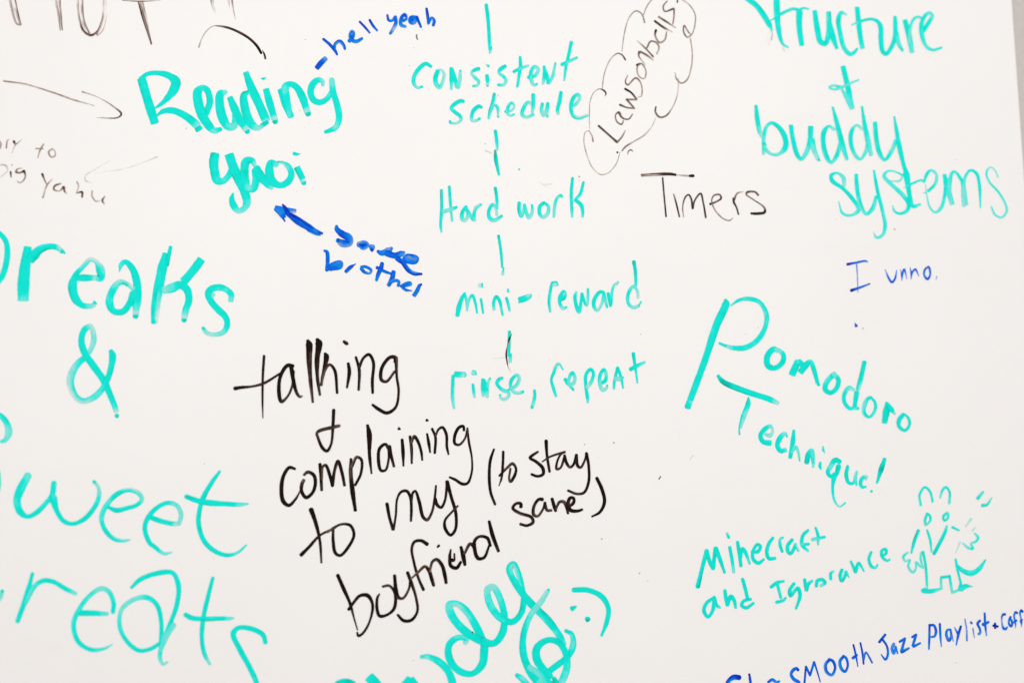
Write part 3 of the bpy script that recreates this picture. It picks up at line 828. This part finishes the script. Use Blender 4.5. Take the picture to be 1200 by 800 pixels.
s(20, '840,125,24,1.1 890,135,24,1.1 | 860,100,24,1.1 862,152,24,1.1')
word('word', BLUE, ink=.68)
tile('tc')
s(30, '505,258,30,.9 478,256,34,.85 455,290,26,.6 450,350,20,.35 458,420,24,.4 482,480,34,.75 515,485,34,.75 536,455,20,.7')
s(28, '588,298,32,.85 562,360,26,.6 570,420,30,.7 600,445,32,.8 612,400,26,.7 585,315,22 | 600,340,22,.7 632,392,24,.45')
s(26, '692,238,30,.85 668,222,34,.85 645,270,24,.6 652,340,24,.55 666,400,22,.55 666,472,12,.25')
s(26, '632,388,28,.55 678,352,30,.8')
s(26, '778,218,28,.85 757,193,34,.8 735,232,26,.55 746,300,20,.35 757,370,30,.8 760,452,12,.25')
s(22, '742,368,24,.7 772,340,20,.7')

# ---- centre: black
note('handwritten_note', 'bold black handwriting reading "talking & complaining to my boyfriend (to stay sane)"')
word('word', BLACK, ink=.9)
tile('o')
s(13, '270,201,14,.8 262,330,13 260,480,11 262,598,6,.6')
s(16, '83,409,20,1 120,403,16 200,395,12,.8 270,375,14 370,315,12,.8')
s(18, '455,265,18,.9 420,262,20,.9 375,330,18 365,430,20,.95 380,493,18,.8 420,460,12,.75 450,390,12 457,300,16')
s(20, '442,262,22,1 460,370,20,1 480,440,16,.8 500,462,14,.7 514,456,8,.5')
s(30, '548,100,16 558,130,36 558,220,28,.8 566,350,20,.8 581,498,13,.75', .5)
s(30, '607,92,16 620,120,36 609,220,26,.85 611,340,18,.8 627,452,13,.75', .5)
s(24, '658,183,14 668,205,28 660,260,22,.85 633,390,12,.7', .5)
s(14, '636,388,14,.7 650,310,16,.7 688,257,14,.75 720,290,16,.9 737,437,14,.9')
s(18, '808,250,16,.9 815,300,20,.9 800,403,12,.8')
s(16, '778,108,16 798,122,20,.9 808,126,8', .6)
s(16, '857,210,14 878,290,16,.85 875,417,14,.8 | 878,275,14,.8 905,215,14,.8 940,192,16,.95 968,240,16,.85 962,360,16,.9 964,437,14,.95')
s(18, '1112,238,24,.8 1108,212,20,.8 1075,210,17,.85 1022,280,18,.95 1020,353,18,.8 1050,365,15,.75 1105,300,13,.75')
s(14, '1114,212,18,.75 1118,330,14,.85 1130,430,13 1110,530,14,.85 1055,565,18,1 1000,540,18,1 963,513,13,1')
word('ampersand', BLACK, ink=.9)
tile('p')
s(18, '499,63,20,1 494,170,18,.9 480,310,14,.85 450,358,18,.95 420,338,20,.9 385,260,16,.8 378,228,16,.7 402,210,20,.75 480,190,20,.75 540,176,18,.6')
word('word', BLACK, ink=.9)
s(22, '220,487,16,.8 180,477,20,.9 140,530,22 122,620,24 135,720,26,1 175,750,20,.95 220,710,16,.85 255,650,10,.75 278,600,8')
s(20, '285,530,16,.7 312,510,20,.8 355,532,22,.9 367,590,20,.9 345,660,20,.9 300,693,22,.95 268,650,20,.95 270,595,22,.8 284,568,20,.6')
s(18, '400,453,20,.9 407,540,20,.95 412,640,17,.8 | 412,560,15,.7 420,472,16,.7 440,460,19,.85 470,530,20,.95 489,610,18,1 | 491,608,18,.9 505,500,19,.8 530,432,20,.85 560,520,20,.95 577,606,17,.8')
s(22, '624,417,18,.8 622,520,24,.7 635,650,28,.95 655,786,20,.95')
s(17, '632,470,16,.7 665,402,18,.7 698,420,18,.9 695,520,16,.85 655,603,17,.9')
tile('q')
s(26, '204,118,20 218,190,34,1 220,350,22,.9 236,498,13,.8', .6)
s(20, '368,300,22,.7 345,268,19,.85 300,300,21,.95 290,390,22,.9 310,473,20,.9 345,470,17,.8 370,380,15,.8 372,300,20,.8 | 376,285,23,.85 390,360,21,.9 411,442,17,.8')
s(20, '475,233,20,.95 482,330,23,1 485,437,13,.85')
s(14, '447,145,22,.95 462,153,10,.9', .6)
s(18, '536,208,19,.85 548,300,20,.8 550,416,15,.8 | 550,255,14,.7 570,207,21,.75 600,250,20,1 625,330,18,1 632,392,13,.8')
s(18, '670,188,15,1 683,260,20,.95 694,332,13,.8')
s(16, '664,80,20,.9 680,85,10,.9', .6)
s(18, '709,148,17,.9 735,212,18,.8 730,337,17,.9 | 738,200,14,.7 760,152,16,.75 790,137,18,.9 820,190,19,.9 825,290,18,.9 837,347,13,.8')
s(18, '958,160,17,.8 953,128,19,.9 920,137,20,1 887,200,20,1 887,263,20,.85 920,273,16,.8 965,225,13,.8 985,145,13,.8 | 985,143,13,.75 995,240,16,.85 1020,380,13,.85 1018,490,14,.85 985,573,18,1 945,578,20,1 890,545,18,1 847,526,15,1')
word('word', BLACK, ink=.9)
tile('r')
s(20, '134,200,26,1 165,290,20,.95 190,400,15,.85 200,538,12,.75')
s(18, '70,490,20,1 120,440,17,1 190,365,13,.8 270,325,13,.7 305,302,12,.75')
s(16, '275,330,15,.8 275,400,17,.85 290,478,18,.9 320,493,16,.85 375,435,16,.95 408,360,16,.95 385,302,16,.9 335,293,13,.8 285,312,13,.75 240,345,11,.6')
word('word', BLACK, ink=.9)
s(16, '619,163,18,1 635,250,16,.9 657,326,17,.85 | 661,328,13,.8 675,240,12,.85 685,130,12 710,87,14 745,82,16 768,120,16,.95 775,200,15,.9 772,272,13,.8 | 775,150,13,.8 785,92,13,.85 800,82,13 825,150,18,.95 850,248,18,.85 875,266,17,.75 905,220,13,.75 925,120,13,.85 932,48,11,.8')
s(16, '928,130,15,.85 940,170,18,.85 965,187,15,.85 990,140,13,.85 1003,22,14,.85 | 1003,22,20,.9 1030,120,17,.9 1060,230,17,.9 1055,330,15,.9 1025,363,16,1 991,320,18,1 990,270,13,.85 1030,220,12,.75 1072,176,10,.7')
word('word', BLACK, ink=.9)
tile('t')
s(16, '79,368,18,1 115,450,18,1 150,530,15,.9 175,620,9,.75 195,688,7,.7')
s(14, '143,568,15,.9 170,530,14,.85 210,487,15,.85 255,487,20,1 283,540,14,.9 265,640,11,.8 225,708,12,.9 200,722,14,1 193,703,10')
s(14, '343,434,12,.7 380,429,13,.75 413,470,14,.85 410,560,16,1 370,598,13,.95 325,606,16,1 310,570,16,1 311,500,13,.85 323,478,9,.7')
s(15, '412,370,16,.9 420,450,18,.95 435,498,17,.8 460,503,13,.75 495,450,11,.75 505,395,13,.8 | 488,352,16,.9 510,410,16,.85 538,500,13,.85 545,580,13,.85 510,630,15,1 465,633,16,1 431,600,13,1')
s(15, '603,186,18,1 570,166,16,.95 530,171,14,.9 513,210,13,.8 525,290,13,.85 550,380,13,.8 581,452,15,.85')
s(12, '510,387,9,.6 550,350,12,.65 590,316,14,.75 613,340,18,.9 630,390,18,.9 641,427,15,.85')
s(16, '618,345,12,.6 635,287,13,.75 660,276,16,.8 690,310,18,.9 705,360,18,1 714,412,15,.85')
s(10, '664,202,10,.9 672,194,13,.9')
s(11, '762,242,9,.8 760,282,11,.9 742,282,12,.9 | 741,218,9,.8 735,260,15,.85 742,313,18,.95 775,325,17,1 800,290,13,.9')
s(16, '747,278,17,1')
s(18, '801,203,15,1 815,260,22,1 824,306,15,.85 | 822,240,12,.7 855,184,16,.75 875,200,17,.9 890,250,16,.9 905,270,14,.8')
s(14, '973,195,14,.9 955,150,16,.85 910,141,14,.8 882,165,16,.85 882,220,18,.85 900,268,18,.9 935,265,14,.9 968,190,11,.9 | 966,53,14,.9 985,130,20,1 1020,226,15,.8')
word('word', BLACK, ink=.9)
tile('s')
s(17, '116,161,13,.9 90,240,17 82,350,18 92,470,17 124,558,15,.8')
s(15, '183,178,15,1 180,270,16,.9 170,370,13,.85 152,424,7,.65')
s(14, '155,352,13,1 210,295,15,.7 250,264,17,.75 275,300,15,.85 265,350,18,.9 235,393,18,.75 226,375,13,.7 235,300,13,.75')
word('word', BLACK, ink=.9)
s(17, '433,179,13,.8 390,207,17,.9 375,222,17,.9 420,250,18,.9 468,297,20,.9 470,340,18,.95 430,355,16,1 387,341,15,1')
s(16, '492,100,20,1 498,200,16,.9 517,322,15,.8 | 465,250,9,.7 520,215,12,.8 628,179,13,.75')
s(15, '626,182,13,.8 600,195,12,.8 572,250,13,.85 568,303,15,.75 595,295,13,.75 625,215,15,.85 | 625,205,16,.9 640,260,18,.85 665,290,16,.7 690,270,15,.85 710,200,15,.9 | 712,200,15,.85 720,280,18,.85 740,293,14,.8 775,230,13,.8 783,188,15,.85 | 785,192,16,.95 800,290,16,1 798,400,16,.85 765,473,16,.85 715,482,15,.7 650,458,14,.8')
word('word', BLACK, ink=.9)
s(18, '310,576,20,.9 310,552,18,.9 275,552,17,.85 252,585,18,.85 300,620,18,.8 385,650,19,.85 398,685,18,.8 355,710,16,.8 307,700,17,.8')
s(17, '465,522,22,.9 440,521,18,.85 405,570,17,.8 402,630,19,.75 430,643,15,.7 470,590,13,.8 485,545,15,.9 | 482,548,17,.85 500,600,18,.7 530,600,15,.7')
s(17, '535,518,19,.9 550,570,21,.95 561,604,17,.85 | 563,590,13,.75 590,540,17,.75 620,540,19,.7 640,580,17,.8 650,622,15,.8')
s(17, '652,578,16,.75 690,545,19,.85 690,512,17,.85 665,512,20,.85 650,560,22,.8 670,600,22,.9 720,605,18,.95 752,595,15,.8')
s(18, '858,369,20,1 895,450,20,.95 913,540,20,1 880,613,16,1 823,645,11,1')

# ---- left: Breaks & Sweet Treats
note('handwritten_note', 'largest teal handwriting, cut off at the left, reading "Breaks & Sweet Treats"')
word('word', TEAL, ink=.82)
tile('I')
s(60, '-150,-60,60 -170,240,64 -180,600,60')
s(44, '-150,120,40 -70,70,40 0,105,38 50,170,42 65,260,45 45,400,48 0,505,44 -80,570,44 -170,590,40')
s(70, '245,218,64 232,300,70 213,450,90 205,560,92,.85 203,690,86,.6', .15)
s(60, '262,335,70,.9 300,290,80,.9 350,242,62 420,217,48,.85 480,218,46,.85 512,232,42,.4 530,245,38,.3', .4)
s(30, '540,255,38,.9 574,277,10,.95', .6)
s(50, '640,492,46,.75 740,490,54,.9 800,490,46,.75 825,490,42,.35 880,492,56,.8 886,470,62,.85 880,420,68,.6 840,345,38,.3 790,330,38,.25 730,390,34,.6 660,470,46,.8 635,560,70,.85 660,670,68 720,730,46,.8 780,738,42,.4 830,728,34,.3', .6)
s(30, '822,703,30,.9 846,718,16,.85', .6)
tile('J')
s(30, '148,288,10,.85 165,225,38,.6 200,200,38,.8 262,258,54,.85 300,370,60,.85 305,480,70,.85 297,580,66,.65 290,682,50,.3', .4, True)
s(40, '268,435,34,.3 215,392,36,.5 150,380,46,.45 85,460,58,.65 62,560,60,.75 100,632,50,.8 180,635,50,.85 240,560,50,.85 268,480,56')
s(18, '180,385,14,.9 215,405,22,.9')
s(44, '598,68,28,.9 582,140,32,.9 560,230,40', .6)
s(44, '548,125,40 522,270,76,.85 490,440,76,.75 470,560,72,.55 456,735,56,.3', .35)
s(24, '472,430,24,.9 452,600,24,.85 440,720,22,.8')
s(40, '445,722,40,.95 458,735,30,.9', .4)
s(60, '868,178,64 800,270,66,.85 710,375,66,.8', .2)
s(60, '530,452,50,.35 610,428,76,.55 680,402,62,.85 738,440,60,.85 758,530,56,.85 730,620,50,.65 714,715,48,.3', .5, True)
tile('t7')
s(60, '706,225,60,.35 708,150,62,.75 650,92,60,.65 580,68,70,.75 480,85,72,.85 440,140,70,.85 480,240,70,.85 570,340,70,.85 640,410,66,.85 663,500,62,.8 620,588,55,.45 510,620,46,.4 420,598,46,.3 385,550,40,.5', .6)
s(30, '500,150,40,.3 490,175,24,.25')
s(34, '382,545,36,.95')
word('ampersand', TEAL, ink=.83)
tile('K')
s(36, '782,325,36,.4 822,210,46,.35 792,92,38,.3 742,120,50,.7 713,210,50,.8 740,320,55,.85 820,440,55,.85 905,560,55,.85 960,680,50,.8 1005,790,44,.65 1020,840,42,.25', .5)
s(34, '1024,874,34,.9')
s(40, '970,305,36,.85 986,350,56,.85 960,500,46,.85 915,610,46,.8 840,700,50,.55 740,745,46,.4 672,718,50,.4 615,590,60,.35 640,480,58,.4 700,400,50,.7 755,360,44,.85', .7)
word('word', TEAL, ink=.8)
tile('L')
s(34, '10,352,24,.6 45,340,36,.5 76,270,58,.4 50,175,46,.75 -30,110,40 -140,150,44 -190,280,48 -120,420,50 -40,560,44,.6 -14,720,44,.45 -60,850,44,.5 -180,920,40')
tile('M')
s(60, '245,128,58,.55 188,230,66,.75 150,340,60,.7 175,440,54,.8 240,485,34,.85 320,450,40,.85 400,370,38,.7 455,300,42,.75 473,192,44,.75')
s(50, '465,320,60,.75 500,440,40,.8 560,525,36,.85 640,548,32,.85 740,505,38,.85 830,400,38,.8 868,300,34,.55 862,230,28,.35 840,195,26,.4')
s(26, '825,182,28,.95')
s(34, '955,405,28,.85 1020,430,40,.9 1110,412,34,.85 1196,385,32,.85 1244,335,36,.5 1212,277,36,.4 1126,253,34,.6 1030,285,38,.85 930,390,40,.7 890,500,38,.6 920,600,36,.8 1000,680,34,.8 1080,695,28,.5 1138,687,14,.4')
tile('N')
s(36, '262,562,38,.9 340,592,40,.85 440,618,38,.75 490,625,36,.3 515,625,34,.25 | 522,622,34,.35 540,540,38,.4 500,462,36,.45 425,440,34,.65 330,482,36,.85 250,570,38,.8 222,660,38,.85 265,790,36,.85 305,822,36,.8 394,885,26,.5 457,872,12,.4')
s(34, '878,165,22 810,260,34,.85 735,390,40,.85 700,510,36,.85 693,618,38 733,757,38 813,847,38,.85 932,897,32,.85 1032,877,24,.6 1112,808,14,.75')
s(38, '585,385,36,.9 680,420,42,.9 780,438,46,.85 950,450,38,.85 1050,455,34,.6 1125,449,17,.45')
word('word', TEAL, ink=.8)
tile('O')
s(28, '-260,300,28 -130,292,28 -30,285,26,.55 2,265,24,.35 12,235,20,.5')
s(28, '-140,290,30 -160,450,30 -150,620,26')
s(18, '14,224,20,.9')
s(26, '203,115,20,.85 168,250,32,.8 110,412,26,.85')
s(24, '165,295,18,.6 220,190,26,.55 270,160,26,.85 330,165,26 410,210,26,.8 472,240,22,.35')
s(28, '490,360,32,.9 580,362,32,.85 670,366,22,.5 | 706,355,24,.75 710,300,26,.8 680,228,26,.55 635,208,28,.4 570,245,24,.65 500,330,26,.7 460,430,28,.7 490,540,26,.75 570,590,24,.85 650,583,17,.55 700,557,9,.4')
s(26, '822,202,18,.85 880,150,26 1000,110,28,.85 1080,112,26,.75 1115,190,28,.8 1105,310,26,.85 1062,430,24,.85 1010,560,24,.65 1000,640,24,.45 1018,680,18,.45 1047,666,11,.4')
s(24, '1000,550,22,.8 940,585,22,.85 870,595,24,.85 800,545,24,.8 750,450,24,.65 760,340,24,.45 840,275,26,.45 920,265,28,.6 980,310,26,.85 1008,420,24,.85 1005,550,22,.85')
s(36, '1085,435,30,.5 1030,520,34,.45 1008,590,20,.5')
tile('P')
s(24, '690,143,20,.9 660,260,24,.85 630,400,26,.85 622,520,24,.85 640,620,24,.75 672,678,18,.35')
s(26, '520,372,26,.95 560,392,28,.9 640,398,26,.85 750,395,24,.85 790,396,22,.4 818,393,12,.5')
s(26, '1018,545,24,.9 1005,500,28,.85 940,462,28,.85 850,454,26,.85 818,490,30,.75 860,590,30,.85 920,700,30,.85 965,810,28,.7 950,880,28 870,920,26')

# ---- bottom: teal loops
note('handwritten_note', 'looped teal handwriting at the bottom edge, running up to the smiling face')
word('word', TEAL, ink=.83)
tile('t9')
s(56, '85,640,44 130,600,50,1 190,588,54,1.05 250,602,46,1 275,660,50 220,730,50 100,740,50', .6)
s(80, '392,540,76 455,610,84 530,710,84 580,760,80', .15)
s(76, '600,760,60 690,640,66 750,550,46 | 752,562,70 800,640,80 860,740,80', .2)
s(40, '855,368,30,.7 905,365,44,.4 940,376,48,.75 1000,405,54 1080,480,58 1125,590,60 1130,720,60')
tile('u')
s(26, '365,482,22,.3 372,465,22,.6 330,456,26 285,492,30,.9 285,560,32 330,620,32,.75 398,638,26,.85 450,590,34,.85 462,500,38,.85')
s(32, '462,490,34,.85 420,400,34,.8 370,322,32,.6 320,286,28,.45 285,293,32,.4 300,350,36,.7 360,420,36,.8 440,470,36,.9 510,484,30,.9 553,430,32,.85 562,370,30,.85')
s(30, '565,350,28,.8 540,260,30,.65 505,203,30,.35 478,213,30,.35 490,290,32,.65 540,355,34,.7 600,378,28,.9 648,330,26,.9 660,250,26,.85')
s(28, '655,240,28,.7 630,130,26,.6 605,90,30,.4 587,112,30,.6 620,190,28,.85 690,280,34,.9 780,370,34,.85 840,450,30,.8 858,490,26,.6')
s(20, '775,227,22,.25 750,270,26,.3 690,350,26,.55 657,450,28,.8 660,550,32,.85 700,640,36,.85 780,730,40')
s(12, '783,217,13,.95')
s(24, '870,422,16,.9 900,440,22,.7 906,500,28,.6 880,550,28,.85 780,632,28,.85 740,680,28,.5 700,730,28')
s(30, '790,650,30 727,570,36,.9 725,510,34,.9 775,470,26,.9 830,478,28,.9 868,530,28,.85 876,600,32,.65 845,685,32,.5 800,740,30')
s(26, '690,605,24,.35 740,640,28,.5 800,700,34,.85')
s(24, '625,645,20,.8 650,662,28,.5 690,710,30,.8 720,760,30')
s(26, '812,662,20,1.05 822,690,30,1.05')
single()
word('smiley_face', TEAL, 'teal sideways smiling face of two dots and a curved mouth', .9)
s(22, '910,217,22,.95 980,218,23,.85 1050,250,24,.85 1084,310,22,.85 1075,380,20,.8 1050,445,12,.85')
s(18, '900,312,22,1 922,300,10,.9', .7)
s(26, '976,365,26,1.05 986,362,20,1', .7)

# ---- faded grey writing at the upper left
note('handwritten_note', 'faded dry-marker grey handwriting reading "NOT R" cut off at the top left edge')
word('word', FADED, ink=.4)
tile('A')
s(11, '58,-10,10,.3 75,80,12,.35 98,140,12,.35 118,148,8,.4')
s(11, '85,-10,12,.35 105,90,13,.45 122,146,9,.45')
s(10, '325,-10,10,.25 345,100,11,.35 350,176,10,.3')
s(10, '350,-10,10,.35 355,90,11,.4 364,176,8,.45')
s(12, '455,-10,11,.22 462,100,12,.35 488,180,12,.65 530,208,13,.8 570,188,11,.45 602,110,10,.25 606,-10,9,.18')
s(8, '482,-10,9,.2 492,120,9,.3 525,200,9,.5')
s(8, '625,90,7,.12 600,180,8,.18 570,210,8,.2')
s(14, '815,14,13,.5 840,100,18,.8 870,200,12,.75 887,258,9,.55')
s(22, '830,14,20,.25 855,130,20,.3 878,220,10,.25')
s(34, '66,-10,34,.10 88,80,30,.12 108,140,18,.14')
s(30, '334,-10,32,.10 350,90,26,.13 358,172,16,.15')
s(30, '468,-10,34,.07 476,100,30,.10 505,180,22,.16')
s(30, '612,-10,26,.06 610,110,26,.07 575,200,20,.10')
s(9, '720,2,8,.15 830,6,11,.3 940,2,7,.15')
word('word', FADED, ink=.4)
tile('t3')
s(16, '470,-20,16,.35 485,80,14,.3 518,152,8,.15')
s(16, '492,-20,18,.2 510,100,13,.15 545,163,6,.1')
s(18, '672,-20,20,.25 695,118,8,.12')
s(20, '716,-20,20,.4 735,130,17,.3 758,235,8,.15')
word('arc', BLACK, ink=.8)
s(16, '330,556,16,.3 360,470,12,.25 420,370,12,.25 500,310,12,.22 570,309,16,.5 680,330,22,.75 820,390,24,.75 930,460,24,.8 1010,540,26,.9 1062,625,24,.9')
s(10, '1078,595,8,.65 1098,640,18,.85 1110,690,20,.6')
single()
word('arrow', FADED, 'thin faded grey arrow pointing right toward the Reading line', .4)
tile('A')
s(9, '22,475,9,.45 150,495,9,.32 300,540,9,.38 430,585,10,.38 552,621,6,.2')
s(9, '482,539,9,.4 570,570,6,.22 660,622,8,.35 711,668,11,.8 692,689,8,.6 568,690,6,.22')
note('handwritten_note', 'tiny faded grey handwriting reading "ory to big yahu" at the left edge')
word('word', FADED, ink=.4)
tile('ta')
s(13, '-40,130,12 -15,115,13,.35 10,150,14,.35 -5,200,12,.3 -35,190,12')
s(13, '60,188,14,.4 64,150,13,.4 72,116,12,.25 88,108,9,.18')
s(16, '131,127,21,.85 145,153,13,.5 205,110,8,.2 | 146,153,12,.4 110,238,7,.12')
word('word', FADED, ink=.4)
s(14, '409,152,12,.45 375,210,14,.42 352,280,16,.3 | 337,195,13,.4 403,195,12,.4')
s(14, '490,196,14,.35 456,225,16,.5 480,273,14,.3 518,260,14,.35 514,215,12,.3 490,197,12,.3')
word('word', FADED, ink=.35)
s(13, '-30,350,13 0,345,13,.25 55,352,14,.3 72,400,10,.25 0,463,8,.12')
s(14, '100,412,16,.75 105,458,12,.45')
s(12, '112,350,14,.3')
s(14, '205,377,10,.25 165,385,12,.35 150,413,18,.55 190,420,12,.5 223,405,20,.85 | 226,402,19,.85 238,450,13,.4 215,498,13,.35 180,514,13,.35 161,500,12,.3')
word('word', FADED, ink=.4)
s(16, '397,433,19,.85 415,480,14,.5 436,528,13,.35 | 489,481,12,.22 445,530,14,.35 400,652,15,.3')
s(15, '569,520,14,.4 512,545,16,.5 506,578,16,.55 560,588,14,.35 600,552,18,.75 605,590,16,.65 630,618,8,.22')
s(14, '720,507,14,.4 735,540,13,.3 716,613,10,.3 | 717,612,10,.35 770,602,19,.85 770,646,16,.65')
s(14, '865,592,16,.35 865,640,14,.35 900,686,14,.35 934,680,12,.25 | 984,642,12,.35 960,680,16,.65 979,712,12,.35')
single()
word('arrow', FADED, 'barely visible grey arrow pointing left, over the yahu line', .2)
tile('B')
s(7, '920,122,8,.2 850,150,6,.09 740,185,6,.07 560,212,4,.05')
s(7, '650,140,4,.04 560,190,6,.1 500,230,8,.2 500,258,8,.2 540,275,5,.07')

# ---- stray marks
def speck(w_, pts):
    word('ink_speck', BLACK, None, .5); s(w_, pts)

tile('Q')
speck(11, '138,306,10,.45 136,325,11,.5 145,348,10,.45')
speck(6, '187,262,7,.3'); speck(6, '112,422,8,.12'); speck(6, '72,575,8,.12'); speck(6, '785,704,7,.25')
tile('R'); speck(8, '175,463,9,.35'); speck(6, '113,330,7,.25')
tile('S'); speck(7, '514,287,9,.15'); speck(7, '515,347,10,.15 572,370,9,.12')
tile('T'); speck(7, '1066,103,9,.4'); speck(5, '1066,133,6,.2')
tile('V'); speck(6, '978,757,10,.15')
tile('W'); speck(5, '700,735,5,.1')
tile('D'); speck(6, '732,347,10,.2')
tile('C'); speck(6, '585,678,9,.15')
tile('E'); speck(6, '833,223,9,.2')
tile('e'); speck(7, '542,670,13,.15')
tile('f'); speck(7, '60,740,13,.12'); speck(6, '598,130,9,.1')
tile('h'); speck(4, '492,268,5,.2'); speck(4, '420,305,6,.15')
tile('s'); speck(6, '770,127,8,.3'); speck(5, '868,222,6,.15'); speck(5, '980,115,7,.25')
tile('t9'); speck(7, '782,398,10,.2')
tile('t'); speck(6, '868,702,8,.85')
tile('w'); speck(8, '400,560,12,.12')
tile('A'); speck(5, '1092,752,8,.12')
tile('g'); speck(6, '340,702,16,.08')
tile('td'); speck(6, '123,78,7,.3'); speck(5, '346,257,5,.5 354,244,5,.6'); speck(4, '498,162,4,.1 514,138,4,.15'); speck(6, '63,552,7,.25'); speck(6, '250,720,7,.3'); speck(5, '290,760,6,.15')
tile('N'); speck(6, '745,95,12,.08')
word('eraser_smudge', FADED, None, .05)
tile('te')
s(20, '320,238,16,-.05 365,268,24,-.05 470,264,14,-.02')
s(20, '350,250,14,-.03 410,285,22,-.03 460,300,12,-.01')
flush()
